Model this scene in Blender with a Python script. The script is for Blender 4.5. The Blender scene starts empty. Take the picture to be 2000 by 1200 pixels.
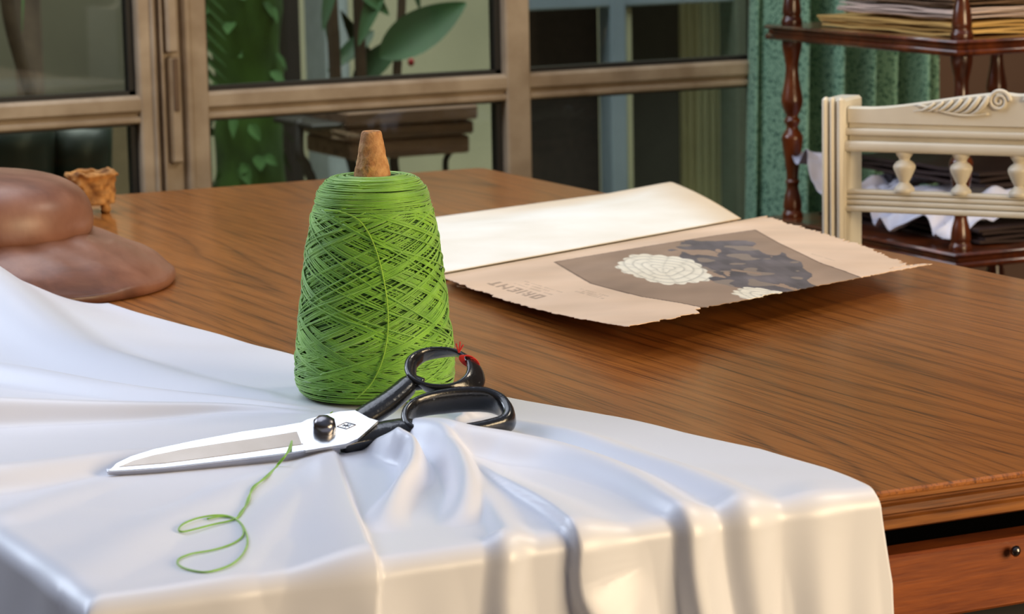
import bpy, math, random
import numpy as np
from mathutils import Vector, Matrix
random.seed(7); RNG = np.random.default_rng(11)
sc = bpy.context.scene
COL = sc.collection

# ------------------------------------------------------------------ camera
F = 5439.63; YAW, PITCH, ROLL = .4581, .16, -.0205
TZ = .76                                   # table top height
O = np.array([-.4694, -1.5096, TZ + .42])
FW = np.array([math.sin(YAW)*math.cos(PITCH), math.cos(YAW)*math.cos(PITCH), -math.sin(PITCH)])
_r = np.cross(FW, [0, 0, 1.]); _r /= np.linalg.norm(_r); _u = np.cross(_r, FW)
RT = _r*math.cos(ROLL) + _u*math.sin(ROLL); UP = -_r*math.sin(ROLL) + _u*math.cos(ROLL)
cd = bpy.data.cameras.new('camera'); cam = bpy.data.objects.new('camera', cd); COL.objects.link(cam)
cam.matrix_world = Matrix(((RT[0], UP[0], -FW[0], O[0]), (RT[1], UP[1], -FW[1], O[1]), (RT[2], UP[2], -FW[2], O[2]), (0, 0, 0, 1)))
cd.sensor_width = 36; cd.lens = F/2000*36; cd.clip_start = .05; cd.clip_end = 60
cd.dof.use_dof = True; cd.dof.focus_distance = 2.2; cd.dof.aperture_fstop = 16
sc.camera = cam

# ------------------------------------------------------------------ world and lights
w = bpy.data.worlds.new('world'); sc.world = w; w.use_nodes = True
nt = w.node_tree; bg = nt.nodes['Background']
tc = nt.nodes.new('ShaderNodeTexCoord'); sx = nt.nodes.new('ShaderNodeSeparateXYZ'); rp = nt.nodes.new('ShaderNodeValToRGB')
nt.links.new(tc.outputs['Generated'], sx.inputs[0]); nt.links.new(sx.outputs['Z'], rp.inputs[0]); nt.links.new(rp.outputs[0], bg.inputs[0])
while len(rp.color_ramp.elements) < 4: rp.color_ramp.elements.new(.5)
for _e, (_p, _c) in zip(rp.color_ramp.elements, ((0, (.26, .17, .10, 1)), (.30, (.34, .25, .17, 1)), (.6, (.42, .46, .56, 1)), (1, (.62, .72, .95, 1)))): _e.position = _p; _e.color = _c
bg.inputs[1].default_value = .31
def area(name, loc, target, size, sizey, power, colr):
    l = bpy.data.lights.new(name, 'AREA'); l.shape = 'RECTANGLE'; l.size = size; l.size_y = sizey; l.energy = power; l.color = colr
    o = bpy.data.objects.new(name, l); COL.objects.link(o); o.location = loc
    o.rotation_euler = (Vector(target) - Vector(loc)).to_track_quat('-Z', 'Y').to_euler(); return o
area('skylight', (.1, 1.6, 3.1), (.35, .7, .8), 2.2, 1.4, 27, (.80, .87, 1.0))
area('raking_daylight', (-.8, 2.2, 2.05), (.35, .45, .78), 1.2, .9, 27, (.76, .85, 1.0))  # unseen area light added to rake the cloth folds from back left
area('warm_room_lamp', (1.7, -1.5, 1.3), (.45, .3, .72), 1.2, .9, 46, (1.0, .76, .46))
area('chair_fill_light', (2.3, .3, 2.6), (1.7, 1.7, .8), .6, .6, 16, (1.0, .88, .70))  # unseen overhead fill, added to brighten the chair corner
_c = area('courtyard_skylight', (1.8, 3.3, 4.3), (1.9, 4.5, .6), 4.0, 1.2, 120, (.95, 1.0, .97)); _c.data.spread = math.radians(110)
sc.view_settings.view_transform = 'Standard'; sc.view_settings.look = 'None'; sc.view_settings.gamma = 1
sc.view_settings.use_curve_mapping = False; sc.view_settings.exposure = .25
try: sc.cycles.use_denoising = True
except Exception: pass

# ------------------------------------------------------------------ helpers
def ray(x, y): return (FW*F + RT*(x-1000) - UP*(y-600))/F
def un(x, y, z=0.):                        # a point z above the table top
    d = ray(x, y); return O + d*((TZ+z-O[2])/d[2])
def onY(x, y, Y): d = ray(x, y); return O + d*((Y-O[1])/d[1])
def atd(x, y, Z): return O + ray(x, y)*Z
def srgb(*c):
    return tuple([((v/255)/12.92 if v/255 <= .04045 else ((v/255+.055)/1.055)**2.4) for v in c]) + (1,)
def sm(t): t = np.clip(t, 0, 1); return t*t*(3-2*t)
class NB:                                   # node shorthand
    def __init__(s, name):
        s.m = bpy.data.materials.new(name); s.m.use_nodes = True; s.t = s.m.node_tree; s.b = s.t.nodes['Principled BSDF']
    def n(s, typ, **k):
        x = s.t.nodes.new(typ)
        for a, b in k.items():
            if a.startswith('i_'): x.inputs[a[2:].replace('_', ' ')].default_value = b
            else: setattr(x, a, b)
        return x
    def l(s, a, b): s.t.links.new(a, b)
    def ramp(s, src, stops):
        r = s.n('ShaderNodeValToRGB'); e = r.color_ramp.elements
        while len(e) < len(stops): e.new(.5)
        for q, (p, c) in zip(e, stops): q.position = p; q.color = c
        s.l(src, r.inputs[0]); return r
    def coord(s, scale=(1, 1, 1), rot=(0, 0, 0), loc=(0, 0, 0)):
        c = s.n('ShaderNodeTexCoord'); m = s.n('ShaderNodeMapping'); m.inputs['Scale'].default_value = scale
        m.inputs['Rotation'].default_value = rot; m.inputs['Location'].default_value = loc
        s.l(c.outputs['Object'], m.inputs[0]); return m.outputs[0]
    def noise(s, vec, scale, detail=4, rough=.5, dist=0):
        x = s.n('ShaderNodeTexNoise'); x.inputs['Scale'].default_value = scale; x.inputs['Detail'].default_value = detail
        x.inputs['Roughness'].default_value = rough; x.inputs['Distortion'].default_value = dist; s.l(vec, x.inputs[0]); return x.outputs['Fac']
    def bump(s, h, strength, dist=.002):
        b = s.n('ShaderNodeBump'); b.inputs['Strength'].default_value = strength; b.inputs['Distance'].default_value = dist
        s.l(h, b.inputs['Height']); s.l(b.outputs[0], s.b.inputs['Normal']); return b
    def set(s, **k):
        for a, v in k.items(): s.b.inputs[a.replace('_', ' ')].default_value = v
        return s
def plain(name, c, rough=.6, spots=None, scale=20, bump=0, **k):
    m = NB(name).set(Roughness=rough, **k); v = m.coord()
    f = m.noise(v, scale, 5)
    c2 = spots or tuple([x*.82 for x in c[:3]]) + (1,)
    r = m.ramp(f, [(.3, c2), (.65, c)]); m.l(r.outputs[0], m.b.inputs['Base Color'])
    if bump: m.bump(f, bump)
    return m.m
def wood(name, dark, mid, light, grain=(30, 2, 30), rough=.35, bump=.15, coat=0.):
    m = NB(name).set(Roughness=rough, Coat_Weight=coat, Coat_Roughness=.12)
    v = m.coord(grain); f = m.noise(v, 1.0, 6, .6, .6)
    v2 = m.coord(tuple(g*8 for g in grain[:1]) + (grain[1]*3,) + (grain[2]*8,)); f2 = m.noise(v2, 1.0, 3, .6)
    mx = m.n('ShaderNodeMath', operation='MULTIPLY_ADD'); m.l(f2, mx.inputs[0]); mx.inputs[1].default_value = .35; m.l(f, mx.inputs[2])
    r = m.ramp(mx.outputs[0], [(.42, dark), (.62, mid), (.88, light)]); m.l(r.outputs[0], m.b.inputs['Base Color'])
    m.bump(mx.outputs[0], bump, .001); return m.m

def rootof(p):
    while p.parent: p = p.parent
    return p
def wloc(p):
    v = Vector((0, 0, 0))
    while p: v += Vector(p.location); p = p.parent
    return v
def tag(o, label=None, cat=None, group=None, kind=None):
    if label: o['label'] = label
    if cat: o['category'] = cat
    if group: o['group'] = group
    if kind: o['kind'] = kind
    return o
def thing(name, loc, label, cat, group=None):
    o = bpy.data.objects.new(name, None); COL.objects.link(o); o.location = tuple(float(a) for a in loc); o.empty_display_size = .05
    return tag(o, label, cat, group)
class MB:
    """collects shapes in world coordinates; build() links ONE mesh object"""
    def __init__(s): s.v = []; s.f = []; s.n = 0
    def add(s, v, f):
        v = np.asarray(v, float).reshape(-1, 3); s.v.append(v); s.f += [tuple(int(i)+s.n for i in q) for q in f]; s.n += len(v); return s
    def box(s, a, b, bev=0.):
        a = np.minimum(a, b).astype(float) if False else np.array(a, float); b = np.array(b, float)
        lo = np.minimum(a, b); hi = np.maximum(a, b); c = (lo+hi)/2; h = (hi-lo)/2
        return s.obox(c, np.eye(3), h, bev)
    def obox(s, c, ax, h, bev=0.):
        """oriented box: centre, three axis rows, half sizes, chamfer"""
        ax = np.array(ax, float); h = np.array(h, float); bev = min(bev, .45*h.min()*2)
        if bev <= 0:
            v = [c + ax.T@(np.array([x, y, z])*h) for x in (-1, 1) for y in (-1, 1) for z in (-1, 1)]
            return s.add(v, [(0, 1, 3, 2), (4, 6, 7, 5), (0, 4, 5, 1), (2, 3, 7, 6), (0, 2, 6, 4), (1, 5, 7, 3)])
        v = []; idx = {}
        for x in (-1, 1):
            for y in (-1, 1):
                for z in (-1, 1):
                    for k in range(3):
                        q = np.array([x, y, z])*(h-bev); q[k] = (x, y, z)[k]*h[k]
                        idx[(x, y, z, k)] = len(v); v.append(c + ax.T@q)
        f = []
        for k in range(3):
            o = [i for i in range(3) if i != k]
            for sg in (-1, 1):
                loop = []
                for a, b in ((-1, -1), (1, -1), (1, 1), (-1, 1)):
                    t = [0, 0, 0]; t[k] = sg; t[o[0]] = a; t[o[1]] = b; loop.append(idx[tuple(t)+(k,)])
                f.append(loop)
        for k in range(3):
            o = [i for i in range(3) if i != k]
            for a in (-1, 1):
                for b in (-1, 1):
                    t = [0, 0, 0]; t[o[0]] = a; t[o[1]] = b; q = []
                    for sg, kk in ((-1, o[0]), (1, o[0]), (1, o[1]), (-1, o[1])):
                        t2 = list(t); t2[k] = sg; q.append(idx[tuple(t2)+(kk,)])
                    f.append(q)
        for x in (-1, 1):
            for y in (-1, 1):
                for z in (-1, 1): f.append([idx[(x, y, z, k)] for k in range(3)])
        return s.add(v, f)
    def lathe(s, prof, c=(0, 0, 0), n=32, sx=1., sy=1., cap=True, rot=None, expo=2.):
        """profile [(r,z)] bottom to top about the vertical through c"""
        v = []; c = np.array(c, float); th = np.arange(n)*2*math.pi/n
        cx = np.sign(np.cos(th))*np.abs(np.cos(th))**(2/expo); cy = np.sign(np.sin(th))*np.abs(np.sin(th))**(2/expo)
        for r, z in prof:
            q = np.stack([r*cx*sx, r*cy*sy, np.full(n, z)], 1)
            if rot is not None: q = q@np.array(rot)
            v.append(q+c)
        m = len(prof); f = [(i*n+j, i*n+(j+1) % n, (i+1)*n+(j+1) % n, (i+1)*n+j) for i in range(m-1) for j in range(n)]
        if cap: f += [tuple(reversed(range(n))), tuple(range((m-1)*n, m*n))]
        return s.add(np.concatenate(v), f)
    def sweep(s, P, A, B, n=10, closed=False, sq=2.):
        """section cos*A[i]+sin*B[i] along P[i]"""
        P = np.array(P, float); A = np.array(A, float); B = np.array(B, float); m = len(P)
        th = np.arange(n)*2*math.pi/n; c = np.cos(th); q = np.sin(th)
        c = np.sign(c)*np.abs(c)**(2/sq); q = np.sign(q)*np.abs(q)**(2/sq)
        v = (P[:, None] + A[:, None]*c[None, :, None] + B[:, None]*q[None, :, None]).reshape(-1, 3)
        f = []
        for i in range(m if closed else m-1):
            k = (i+1) % m
            for j in range(n): f.append((i*n+j, i*n+(j+1) % n, k*n+(j+1) % n, k*n+j))
        if not closed: f += [tuple(reversed(range(n))), tuple(range((m-1)*n, m*n))]
        return s.add(v, f)
    def tube(s, P, r, n=8, closed=False):
        P = np.array(P, float); T = np.gradient(P, axis=0) if not closed else np.roll(P, -1, 0)-np.roll(P, 1, 0)
        T /= np.linalg.norm(T, axis=1)[:, None]+1e-12
        a = np.array([0, 0, 1.]) if abs(T[0][2]) < .9 else np.array([1., 0, 0]); A = []
        for t in T:
            a = a - t*(a@t); a /= np.linalg.norm(a)+1e-12; A.append(a)
        A = np.array(A); B = np.cross(T, A); r = np.broadcast_to(np.array(r, float), (len(P),))[:, None]
        return s.sweep(P, A*r, B*r, n, closed)
    def grid(s, G):
        G = np.array(G); a, b = G.shape[:2]
        return s.add(G.reshape(-1, 3), [(i*b+j, i*b+j+1, (i+1)*b+j+1, (i+1)*b+j) for i in range(a-1) for j in range(b-1)])
    def prism(s, poly, d):
        """polygon (3D points in a plane) thickened by the vector d"""
        poly = np.array(poly, float); n = len(poly)
        return s.add(np.concatenate([poly, poly+np.array(d)]), [tuple(range(n)), tuple(reversed(range(n, 2*n)))] + [(i, i+n, (i+1) % n+n, (i+1) % n) for i in range(n)])
    def build(s, name, mat, parent=None, smooth=False, col=None, auto=None, fix=True):
        v = np.concatenate(s.v); off = np.array(wloc(parent)) if parent else np.zeros(3)
        me = bpy.data.meshes.new(name); me.from_pydata((v-off).tolist(), [], s.f); me.update()
        if fix:
            import bmesh
            bm = bmesh.new(); bm.from_mesh(me); bmesh.ops.recalc_face_normals(bm, faces=bm.faces); bm.to_mesh(me); bm.free()
        if smooth: me.polygons.foreach_set('use_smooth', [True]*len(me.polygons))
        if auto is not None:
            me.polygons.foreach_set('use_smooth', [True]*len(me.polygons))
            try: me.set_sharp_from_angle(angle=math.radians(auto))
            except Exception: pass
        if col is not None:
            ca = me.color_attributes.new('print', 'FLOAT_COLOR', 'POINT'); ca.data.foreach_set('color', np.asarray(col, np.float32).ravel())
        me.materials.append(mat); o = bpy.data.objects.new(name, me); COL.objects.link(o)
        if parent: o.parent = parent
        return o
def copy_tree(o, parent=None, root=True):
    c = o.copy(); COL.objects.link(c)
    if not root or parent: c.parent = parent
    for ch in list(o.children): copy_tree(ch, c, False)
    return c
def spline(P, n):
    """Catmull-Rom through P, n samples"""
    P = np.array(P, float); m = len(P); Q = np.vstack([2*P[0]-P[1], P, 2*P[-1]-P[-2]]); out = []
    for t in np.linspace(0, m-1, n):
        i = min(int(t), m-2); k = t-i; a, b, c, d = Q[i:i+4]
        out.append(.5*((2*b)+(c-a)*k+(2*a-5*b+4*c-d)*k*k+(3*b-a-3*c+d)*k**3))
    return np.array(out)
def cspline(P, n):
    P = np.array(P, float); m = len(P); out = []
    for t in np.arange(n)*m/n:
        i = int(t); k = t-i; a, b, c, d = P[(i-1) % m], P[i], P[(i+1) % m], P[(i+2) % m]
        out.append(.5*((2*b)+(c-a)*k+(2*a-5*b+4*c-d)*k*k+(3*b-a-3*c+d)*k**3))
    return np.array(out)
_ph = RNG.random((4, 40, 3))*6.28; _dr = RNG.normal(size=(4, 40, 3))
def fbm(P, scale, seed=0, octs=3):
    """cheap smooth pseudo noise, about -1..1"""
    P = np.asarray(P, float); o = np.zeros(P.shape[:-1]); a = 1.; k = 0
    for q in range(octs):
        for j in range(5):
            d = _dr[seed % 4, (k) % 40]; p = _ph[seed % 4, k % 40, 0]; o = o + a*np.sin((P*d).sum(-1)*scale+p+seed)/2.2; k += 1
        a *= .5; scale *= 2.1
    return o

# ------------------------------------------------------------------ materials
M = {}
M['frame'] = plain('beige_window_paint', srgb(184, 164, 138), .5, srgb(150, 128, 102), 14, .2)
M['seal'] = plain('black_window_seal', srgb(22, 20, 18), .6)
M['wall'] = plain('brown_wall_plaster', srgb(112, 86, 70), .85, srgb(100, 75, 60), 3)
M['floor'] = plain('dark_floor_boards', srgb(50, 34, 24), .5)
M['stucco'] = plain('pale_stucco', srgb(176, 170, 144), .9, srgb(150, 146, 122), 2.)
M['darkwood'] = wood('dark_turned_wood', srgb(38, 14, 6), srgb(80, 34, 12), srgb(128, 62, 24), (18, 18, 5), .28, .1, .5)
M['apron'] = wood('apron_wood', srgb(44, 18, 6), srgb(110, 50, 16), srgb(150, 78, 26), (4, 30, 55), .4, .2, .2)
M['black'] = plain('black_shadow_wood', srgb(20, 13, 9), .7)  # near-black: shade under the table top put into the colour
M['cream'] = plain('cream_chair_paint', srgb(226, 219, 202), .38, srgb(208, 198, 178), 9)

def table_mat():
    m = NB('oak_table_top').set(Roughness=.3, Coat_Weight=.2, Coat_Roughness=.15)
    sp = m.n('ShaderNodeSeparateXYZ'); m.l(m.coord((1, 1, 1)), sp.inputs[0])
    def mad(a, b, c):
        x = m.n('ShaderNodeMath', operation='MULTIPLY_ADD')
        for i, q in enumerate((a, b, c)):
            if isinstance(q, (int, float)): x.inputs[i].default_value = q
            else: m.l(q, x.inputs[i])
        return x.outputs[0]
    wob = m.noise(m.coord((2.2, .45, 1)), 1.3, 2, .4)
    board = m.n('ShaderNodeMath', operation='PINGPONG'); m.l(mad(sp.outputs['X'], 1., .07), board.inputs[0]); board.inputs[1].default_value = .15
    q = m.n('ShaderNodeMath', operation='POWER'); m.l(board.outputs[0], q.inputs[0]); q.inputs[1].default_value = 1.5
    k = mad(q.outputs[0], 5.5, mad(sp.outputs['Y'], -.16, mad(wob, .8, 0.)))
    k = mad(m.noise(m.coord((30, 3, 30)), 1., 2, .5), .02, k)
    fx = m.n('ShaderNodeMath', operation='FRACT'); m.l(mad(k, 22., 0.), fx.inputs[0])
    rings = m.ramp(fx.outputs[0], [(.0, (.1, .1, .1, 1)), (.10, (.62, .62, .62, 1)), (.6, (.8, .8, .8, 1)), (.92, (.45, .45, .45, 1)), (1., (.1, .1, .1, 1))])
    pores = m.noise(m.coord((520, 7, 520)), 1., 2, .7)
    pr = m.ramp(pores, [(.36, (0, 0, 0, 1)), (.52, (1, 1, 1, 1))])
    broad = m.noise(m.coord((6, .8, 6)), 1., 3, .5, .4)
    mix = m.n('ShaderNodeMix', data_type='FLOAT'); m.l(rings.outputs[0], mix.inputs[2]); m.l(pr.outputs[0], mix.inputs[3]); mix.inputs[0].default_value = .45
    mix2 = m.n('ShaderNodeMix', data_type='FLOAT'); m.l(mix.outputs[0], mix2.inputs[2]); m.l(broad, mix2.inputs[3]); mix2.inputs[0].default_value = .28
    r = m.ramp(mix2.outputs[0], [(.18, srgb(56, 28, 6)), (.5, srgb(125, 70, 22)), (.82, srgb(164, 98, 38))])
    m.l(r.outputs[0], m.b.inputs['Base Color']); m.bump(mix.outputs[0], .2, .0005)
    rr = m.n('ShaderNodeMapRange'); m.l(broad, rr.inputs[0]); rr.inputs[3].default_value = .24; rr.inputs[4].default_value = .42
    m.l(rr.outputs[0], m.b.inputs['Roughness']); return m.m
M['table'] = table_mat()
def satin():
    m = NB('white_satin').set(Roughness=.38, Sheen_Weight=.15, Sheen_Roughness=.4, Coat_Weight=.15, Coat_Roughness=.35)
    m.b.inputs['Base Color'].default_value = (.77, .79, .88, 1)
    m.bump(m.noise(m.coord((900, 900, 900)), 1., 2), .05, .0003); return m.m
M['satin'] = satin()
def glass():
    m = bpy.data.materials.new('window_glass'); m.use_nodes = True; t = m.node_tree; t.nodes.clear()
    o = t.nodes.new('ShaderNodeOutputMaterial'); a = t.nodes.new('ShaderNodeBsdfTransparent'); g = t.nodes.new('ShaderNodeBsdfGlossy')
    a.inputs[0].default_value = (.86, .9, .86, 1); g.inputs['Roughness'].default_value = .03
    f = t.nodes.new('ShaderNodeFresnel'); f.inputs[0].default_value = 1.45; x = t.nodes.new('ShaderNodeMixShader')
    t.links.new(f.outputs[0], x.inputs[0]); t.links.new(a.outputs[0], x.inputs[1]); t.links.new(g.outputs[0], x.inputs[2]); t.links.new(x.outputs[0], o.inputs[0]); return m
M['glass'] = glass()
def attr(name, rough=.75):
    m = NB(name).set(Roughness=rough); a = m.n('ShaderNodeVertexColor'); a.layer_name = 'print'
    f = m.noise(m.coord((1, 1, 1)), 9, 5); r = m.ramp(f, [(.3, (.88, .84, .78, 1)), (.7, (1, 1, 1, 1))])
    x = m.n('ShaderNodeMix', data_type='RGBA', blend_type='MULTIPLY'); x.inputs[0].default_value = 1
    m.l(a.outputs[0], x.inputs[6]); m.l(r.outputs[0], x.inputs[7]); m.l(x.outputs[2], m.b.inputs['Base Color'])
    m.bump(m.noise(m.coord(), 120, 3), .12, .001); return m.m
M['page'] = attr('aged_printed_paper')
M['yarn'] = plain('green_yarn', srgb(132, 190, 44), .5, srgb(104, 162, 32), 60, 0, Sheen_Weight=.4)
M['yarn_core'] = plain('shaded_yarn_core', srgb(48, 88, 14), .85, srgb(34, 68, 10), 300, .5)  # darker green puts the shade between strands into the colour
M['cork'] = plain('cork_brown', srgb(200, 152, 100), .8, srgb(158, 104, 58), 160, 1.)
def steel():
    m = NB('polished_steel').set(Metallic=1., Roughness=.26); m.b.inputs['Base Color'].default_value = (.84, .85, .87, 1)
    f = m.noise(m.coord((20, 700, 700)), 1., 2); m.bump(f, .06, .0003); return m.m
M['steel'] = steel()
M['steel2'] = plain('warm_reflection_steel', (.54, .47, .40, 1), .4, (.47, .40, .33, 1), 40, 0, Metallic=.9)  # hollow-ground face, its warm reflection put into the beige colour
M['screw'] = plain('dark_screw_metal', (.22, .21, .22, 1), .25, (.12, .11, .11, 1), 90, .3, Metallic=1.)
def lacquer():
    m = NB('black_lacquer').set(Roughness=.22, Coat_Weight=.35, Coat_Roughness=.05)
    f = m.noise(m.coord(), 260, 4); r = m.ramp(f, [(.0, (.006, .006, .008, 1)), (.7, (.010, .011, .014, 1)), (.76, (.10, .11, .13, 1))])
    m.l(r.outputs[0], m.b.inputs['Base Color']); m.bump(m.noise(m.coord(), 320, 3), .25, .001); return m.m
M['lacquer'] = lacquer()
M['red'] = plain('red_thread', srgb(200, 40, 30), .8)
# ------------------------------------------------------------------ room
def struct(o, label=None): o['kind'] = 'structure'; return o
YW = 2.5
struct(MB().box((-2.5, -2.5, -.05), (4.2, YW, 0)).build('floor', M['floor']))
xe = onY(1535, 150, YW)[0]
struct(MB().box((xe, YW-.02, 0), (4.2, YW+.12, 2.9)).build('wall_back', M['wall']))
struct(MB().box((4.1, -2.5, 0), (4.2, YW-.03, 2.9)).build('wall_right', M['wall']))
struct(MB().box((-2.5, YW-.02, 0), (-.9, YW+.12, 2.9)).build('wall_left', M['wall']))
struct(MB().box((-.9, YW-.02, 2.35), (xe, YW+.12, 2.9)).build('trim_1', M['wall']))

# windows: pixel columns of the members, measured on the wall plane
def X(px, py=180): return float(onY(px, py, YW)[0])
def Zp(px, py): return float(onY(px, py, YW)[2])
ZR = Zp(600, 166); ZRb = Zp(600, 219)          # top and bottom of the middle rail
def stile(mb, x0, x1, z0, z1, d=.0232): mb.box((x0, YW-d, z0), (x1, YW+.03, z1), .003)
def rail(mb, x0, x1, zt, zb):
    h = zt-zb
    mb.box((x0, YW-.012, zb), (x1, YW+.03, zt-.12*h), .002)
    mb.box((x0, YW-.022, zb+.36*h), (x1, YW+.028, zt), .005)      # upper roll
    mb.box((x0, YW-.020, zb), (x1, YW+.02, zb+.26*h), .003)       # lower bead
def window(n, x0, x1, stiles, label=None):
    fr = MB(); z0, z1 = .06, 2.34
    for a, b in stiles: stile(fr, a, b, z0, z1)
    rail(fr, x0, x1, ZR, ZRb); rail(fr, x0, x1, .34, .06); rail(fr, x0, x1, 2.34, 2.27)
    rail(fr, x0, x1, 1.62, 1.57)
    f = struct(fr.build('window_%d' % n, M['frame']))
    g = MB(); sl = MB()
    ins = sorted(stiles); 
    for (a, b), (c, d) in zip(ins[:-1], ins[1:]):
        for zb, zt in ((.34, ZRb), (ZR, 1.57), (1.62, 2.27)):
            g.box((b-.002, YW+.004, zb-.002), (c+.002, YW+.008, zt+.002))
            t = .007
            sl.box((b, YW-.004, zb), (b+t, YW+.016, zt)); sl.box((c-t*1.5, YW-.004, zb), (c, YW+.016, zt))
            sl.box((b, YW-.004, zb), (c, YW+.016, zb+t)); sl.box((b, YW-.004, zt-t*.6), (c, YW+.016, zt))
    g.build('window_pane', M['glass'], f); sl.build('window_seal', M['seal'], f)
    return f
w1 = window(1, -.9, X(283), [(-.9, -.86), (X(264), X(300))])
w2 = window(2, X(398)-.01, xe, [(X(350), X(398)), (X(978), X(1025)), (xe-.03, xe+.02)])
# grooves on the meeting stiles
st = MB(); st.box((X(300), YW-.014, .06), (X(350), YW+.03, 2.34), .002)
st.box((X(305), YW-.03, .06), (X(309), YW-.012, 2.34), .001); st.box((X(288), YW-.03, .06), (X(296), YW-.018, 2.34), .003)
st.box((X(352), YW-.028, .06), (X(366), YW-.02, 2.34), .003)
st.build('trim_2', M['frame'])['kind'] = 'structure'
bolt = thing('espagnolette_bolt', (X(327), YW-.03, Zp(330, 300)), 'beige painted vertical bolt rod on the meeting stiles of the window', 'window bolt')
MB().box((X(316), YW-.034, Zp(330, 102)), (X(339), YW-.0145, 2.2), .004).build('rod', M['frame'], bolt)
MB().box((X(320), YW-.028, Zp(330, 318)), (X(344), YW-.0145, Zp(330, 108)), .004).build('bolt_case', M['frame'], bolt)
MB().box((X(327), YW-.031, Zp(330, 215)), (X(337), YW-.028, Zp(330, 112)), .001).build('keeper', plain('worn_paint', srgb(110, 84, 60), .6), bolt)
# ------------------------------------------------------------------ table
TW, TD = 1.1825, 1.9273
tb = thing('work_table', (TW/2, TD/2, 0), 'large brown oak work table with a moulded edge filling the room centre', 'table')
top = MB()
# rounded-corner top with moulded edge
def rrect(x0, y0, x1, y1, r, n=6):
    P = []
    for cx, cy, a in ((x1-r, y0+r, -90), (x1-r, y1-r, 0), (x0+r, y1-r, 90), (x0+r, y0+r, 180)):
        for k in range(n+1): t = math.radians(a+90*k/n); P.append((cx+r*math.cos(t), cy+r*math.sin(t)))
    return P
Lt = [[(x, y, TZ) for x, y in rrect(.0015, .0015, TW-.0015, TD-.0015, .012)], [(x, y, TZ-.0015) for x, y in rrect(0, 0, TW, TD, .013)], [(x, y, TZ-.0035) for x, y in rrect(0, 0, TW, TD, .013)]]
def rings(mb, loops, caps=True):
    nl = len(loops[0]); V = sum(loops, []); Fc = [(i*nl+j, i*nl+(j+1) % nl, (i+1)*nl+(j+1) % nl, (i+1)*nl+j) for i in range(len(loops)-1) for j in range(nl)]
    if caps: Fc += [tuple(range(nl)), tuple(reversed(range((len(loops)-1)*nl, len(loops)*nl)))]
    return mb.add(V, Fc)
rings(top, Lt).build('tabletop', M['table'], tb, auto=35)
prof = [(.001, .0034), (-.0004, .0045), (-.0004, .0065), (.0030, .0085), (.0030, .0095), (.0002, .0110), (.0000, .0160), (.0032, .0178), (.0032, .0188), (.0004, .0202), (.0004, .0265), (.0025, .028)]
M['edge'] = wood('moulded_edge_wood', srgb(52, 24, 8), srgb(116, 66, 24), srgb(156, 98, 42), (4, 60, 90), .35, .2, .2)
rings(MB(), [[(x, y, TZ-h) for x, y in rrect(i, i, TW-i, TD-i, .013)] for i, h in prof]).build('moulded_edge', M['edge'], tb, auto=35)
MB().box((.05, .05, TZ-.04), (TW-.05, TD-.05, TZ-.028)).build('gap_shade', M['black'], tb)  # black block, the gap's shade put into its colour
ap = MB().box((.010, .008, TZ-.096), (TW-.010, .034, TZ-.0475), .002)
a1 = ap.build('apron_rail', M['apron'], tb)
pk = un(1978, 1075); pz = atd(1978, 1075, 2.13)
MB().lathe([(.002, 0), (.0035, .003), (.004, .006), (.001, .009)], (0, 0, 0), 14).build('x', M['screw']) if False else None
kn = onY(1978, 1075, .006)
hm = MB(); th = np.linspace(0, 2*math.pi, 13)[:-1]
for_r = [(.0012, 0), (.0035, -.002), (.004, -.004), (.002, -.006), (.0001, -.0065)]
vv = [(kn[0]+r*math.cos(t), .006+d, kn[2]+r*math.sin(t)) for r, d in for_r for t in th]
hm.add(vv, [(i*12+j, i*12+(j+1) % 12, (i+1)*12+(j+1) % 12, (i+1)*12+j) for i in range(4) for j in range(12)])
hm.build('knob', M['screw'], a1, smooth=True)
for nm, a, b in (('side_rail', (TW-.04, .036, TZ-.088), (TW-.02, TD-.036, TZ-.04)), ('side_rail', (.02, .036, TZ-.088), (.04, TD-.036, TZ-.04)), ('back_rail', (.02, TD-.034, TZ-.088), (TW-.02, TD-.014, TZ-.04))):
    MB().box(a, b, .002).build(nm, M['apron'], tb)
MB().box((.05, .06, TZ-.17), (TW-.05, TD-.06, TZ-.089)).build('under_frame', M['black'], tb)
for x, y in ((.09, .09), (TW-.09, .09), (.09, TD-.09), (TW-.09, TD-.09)):
    MB().lathe([(.022, 0), (.03, .03), (.02, .08), (.032, .3), (.036, .45), (.028, .52), (.04, .56), (.04, TZ-.171)], (x, y, 0), 24).build('leg', M['darkwood'], tb, smooth=True)
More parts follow.
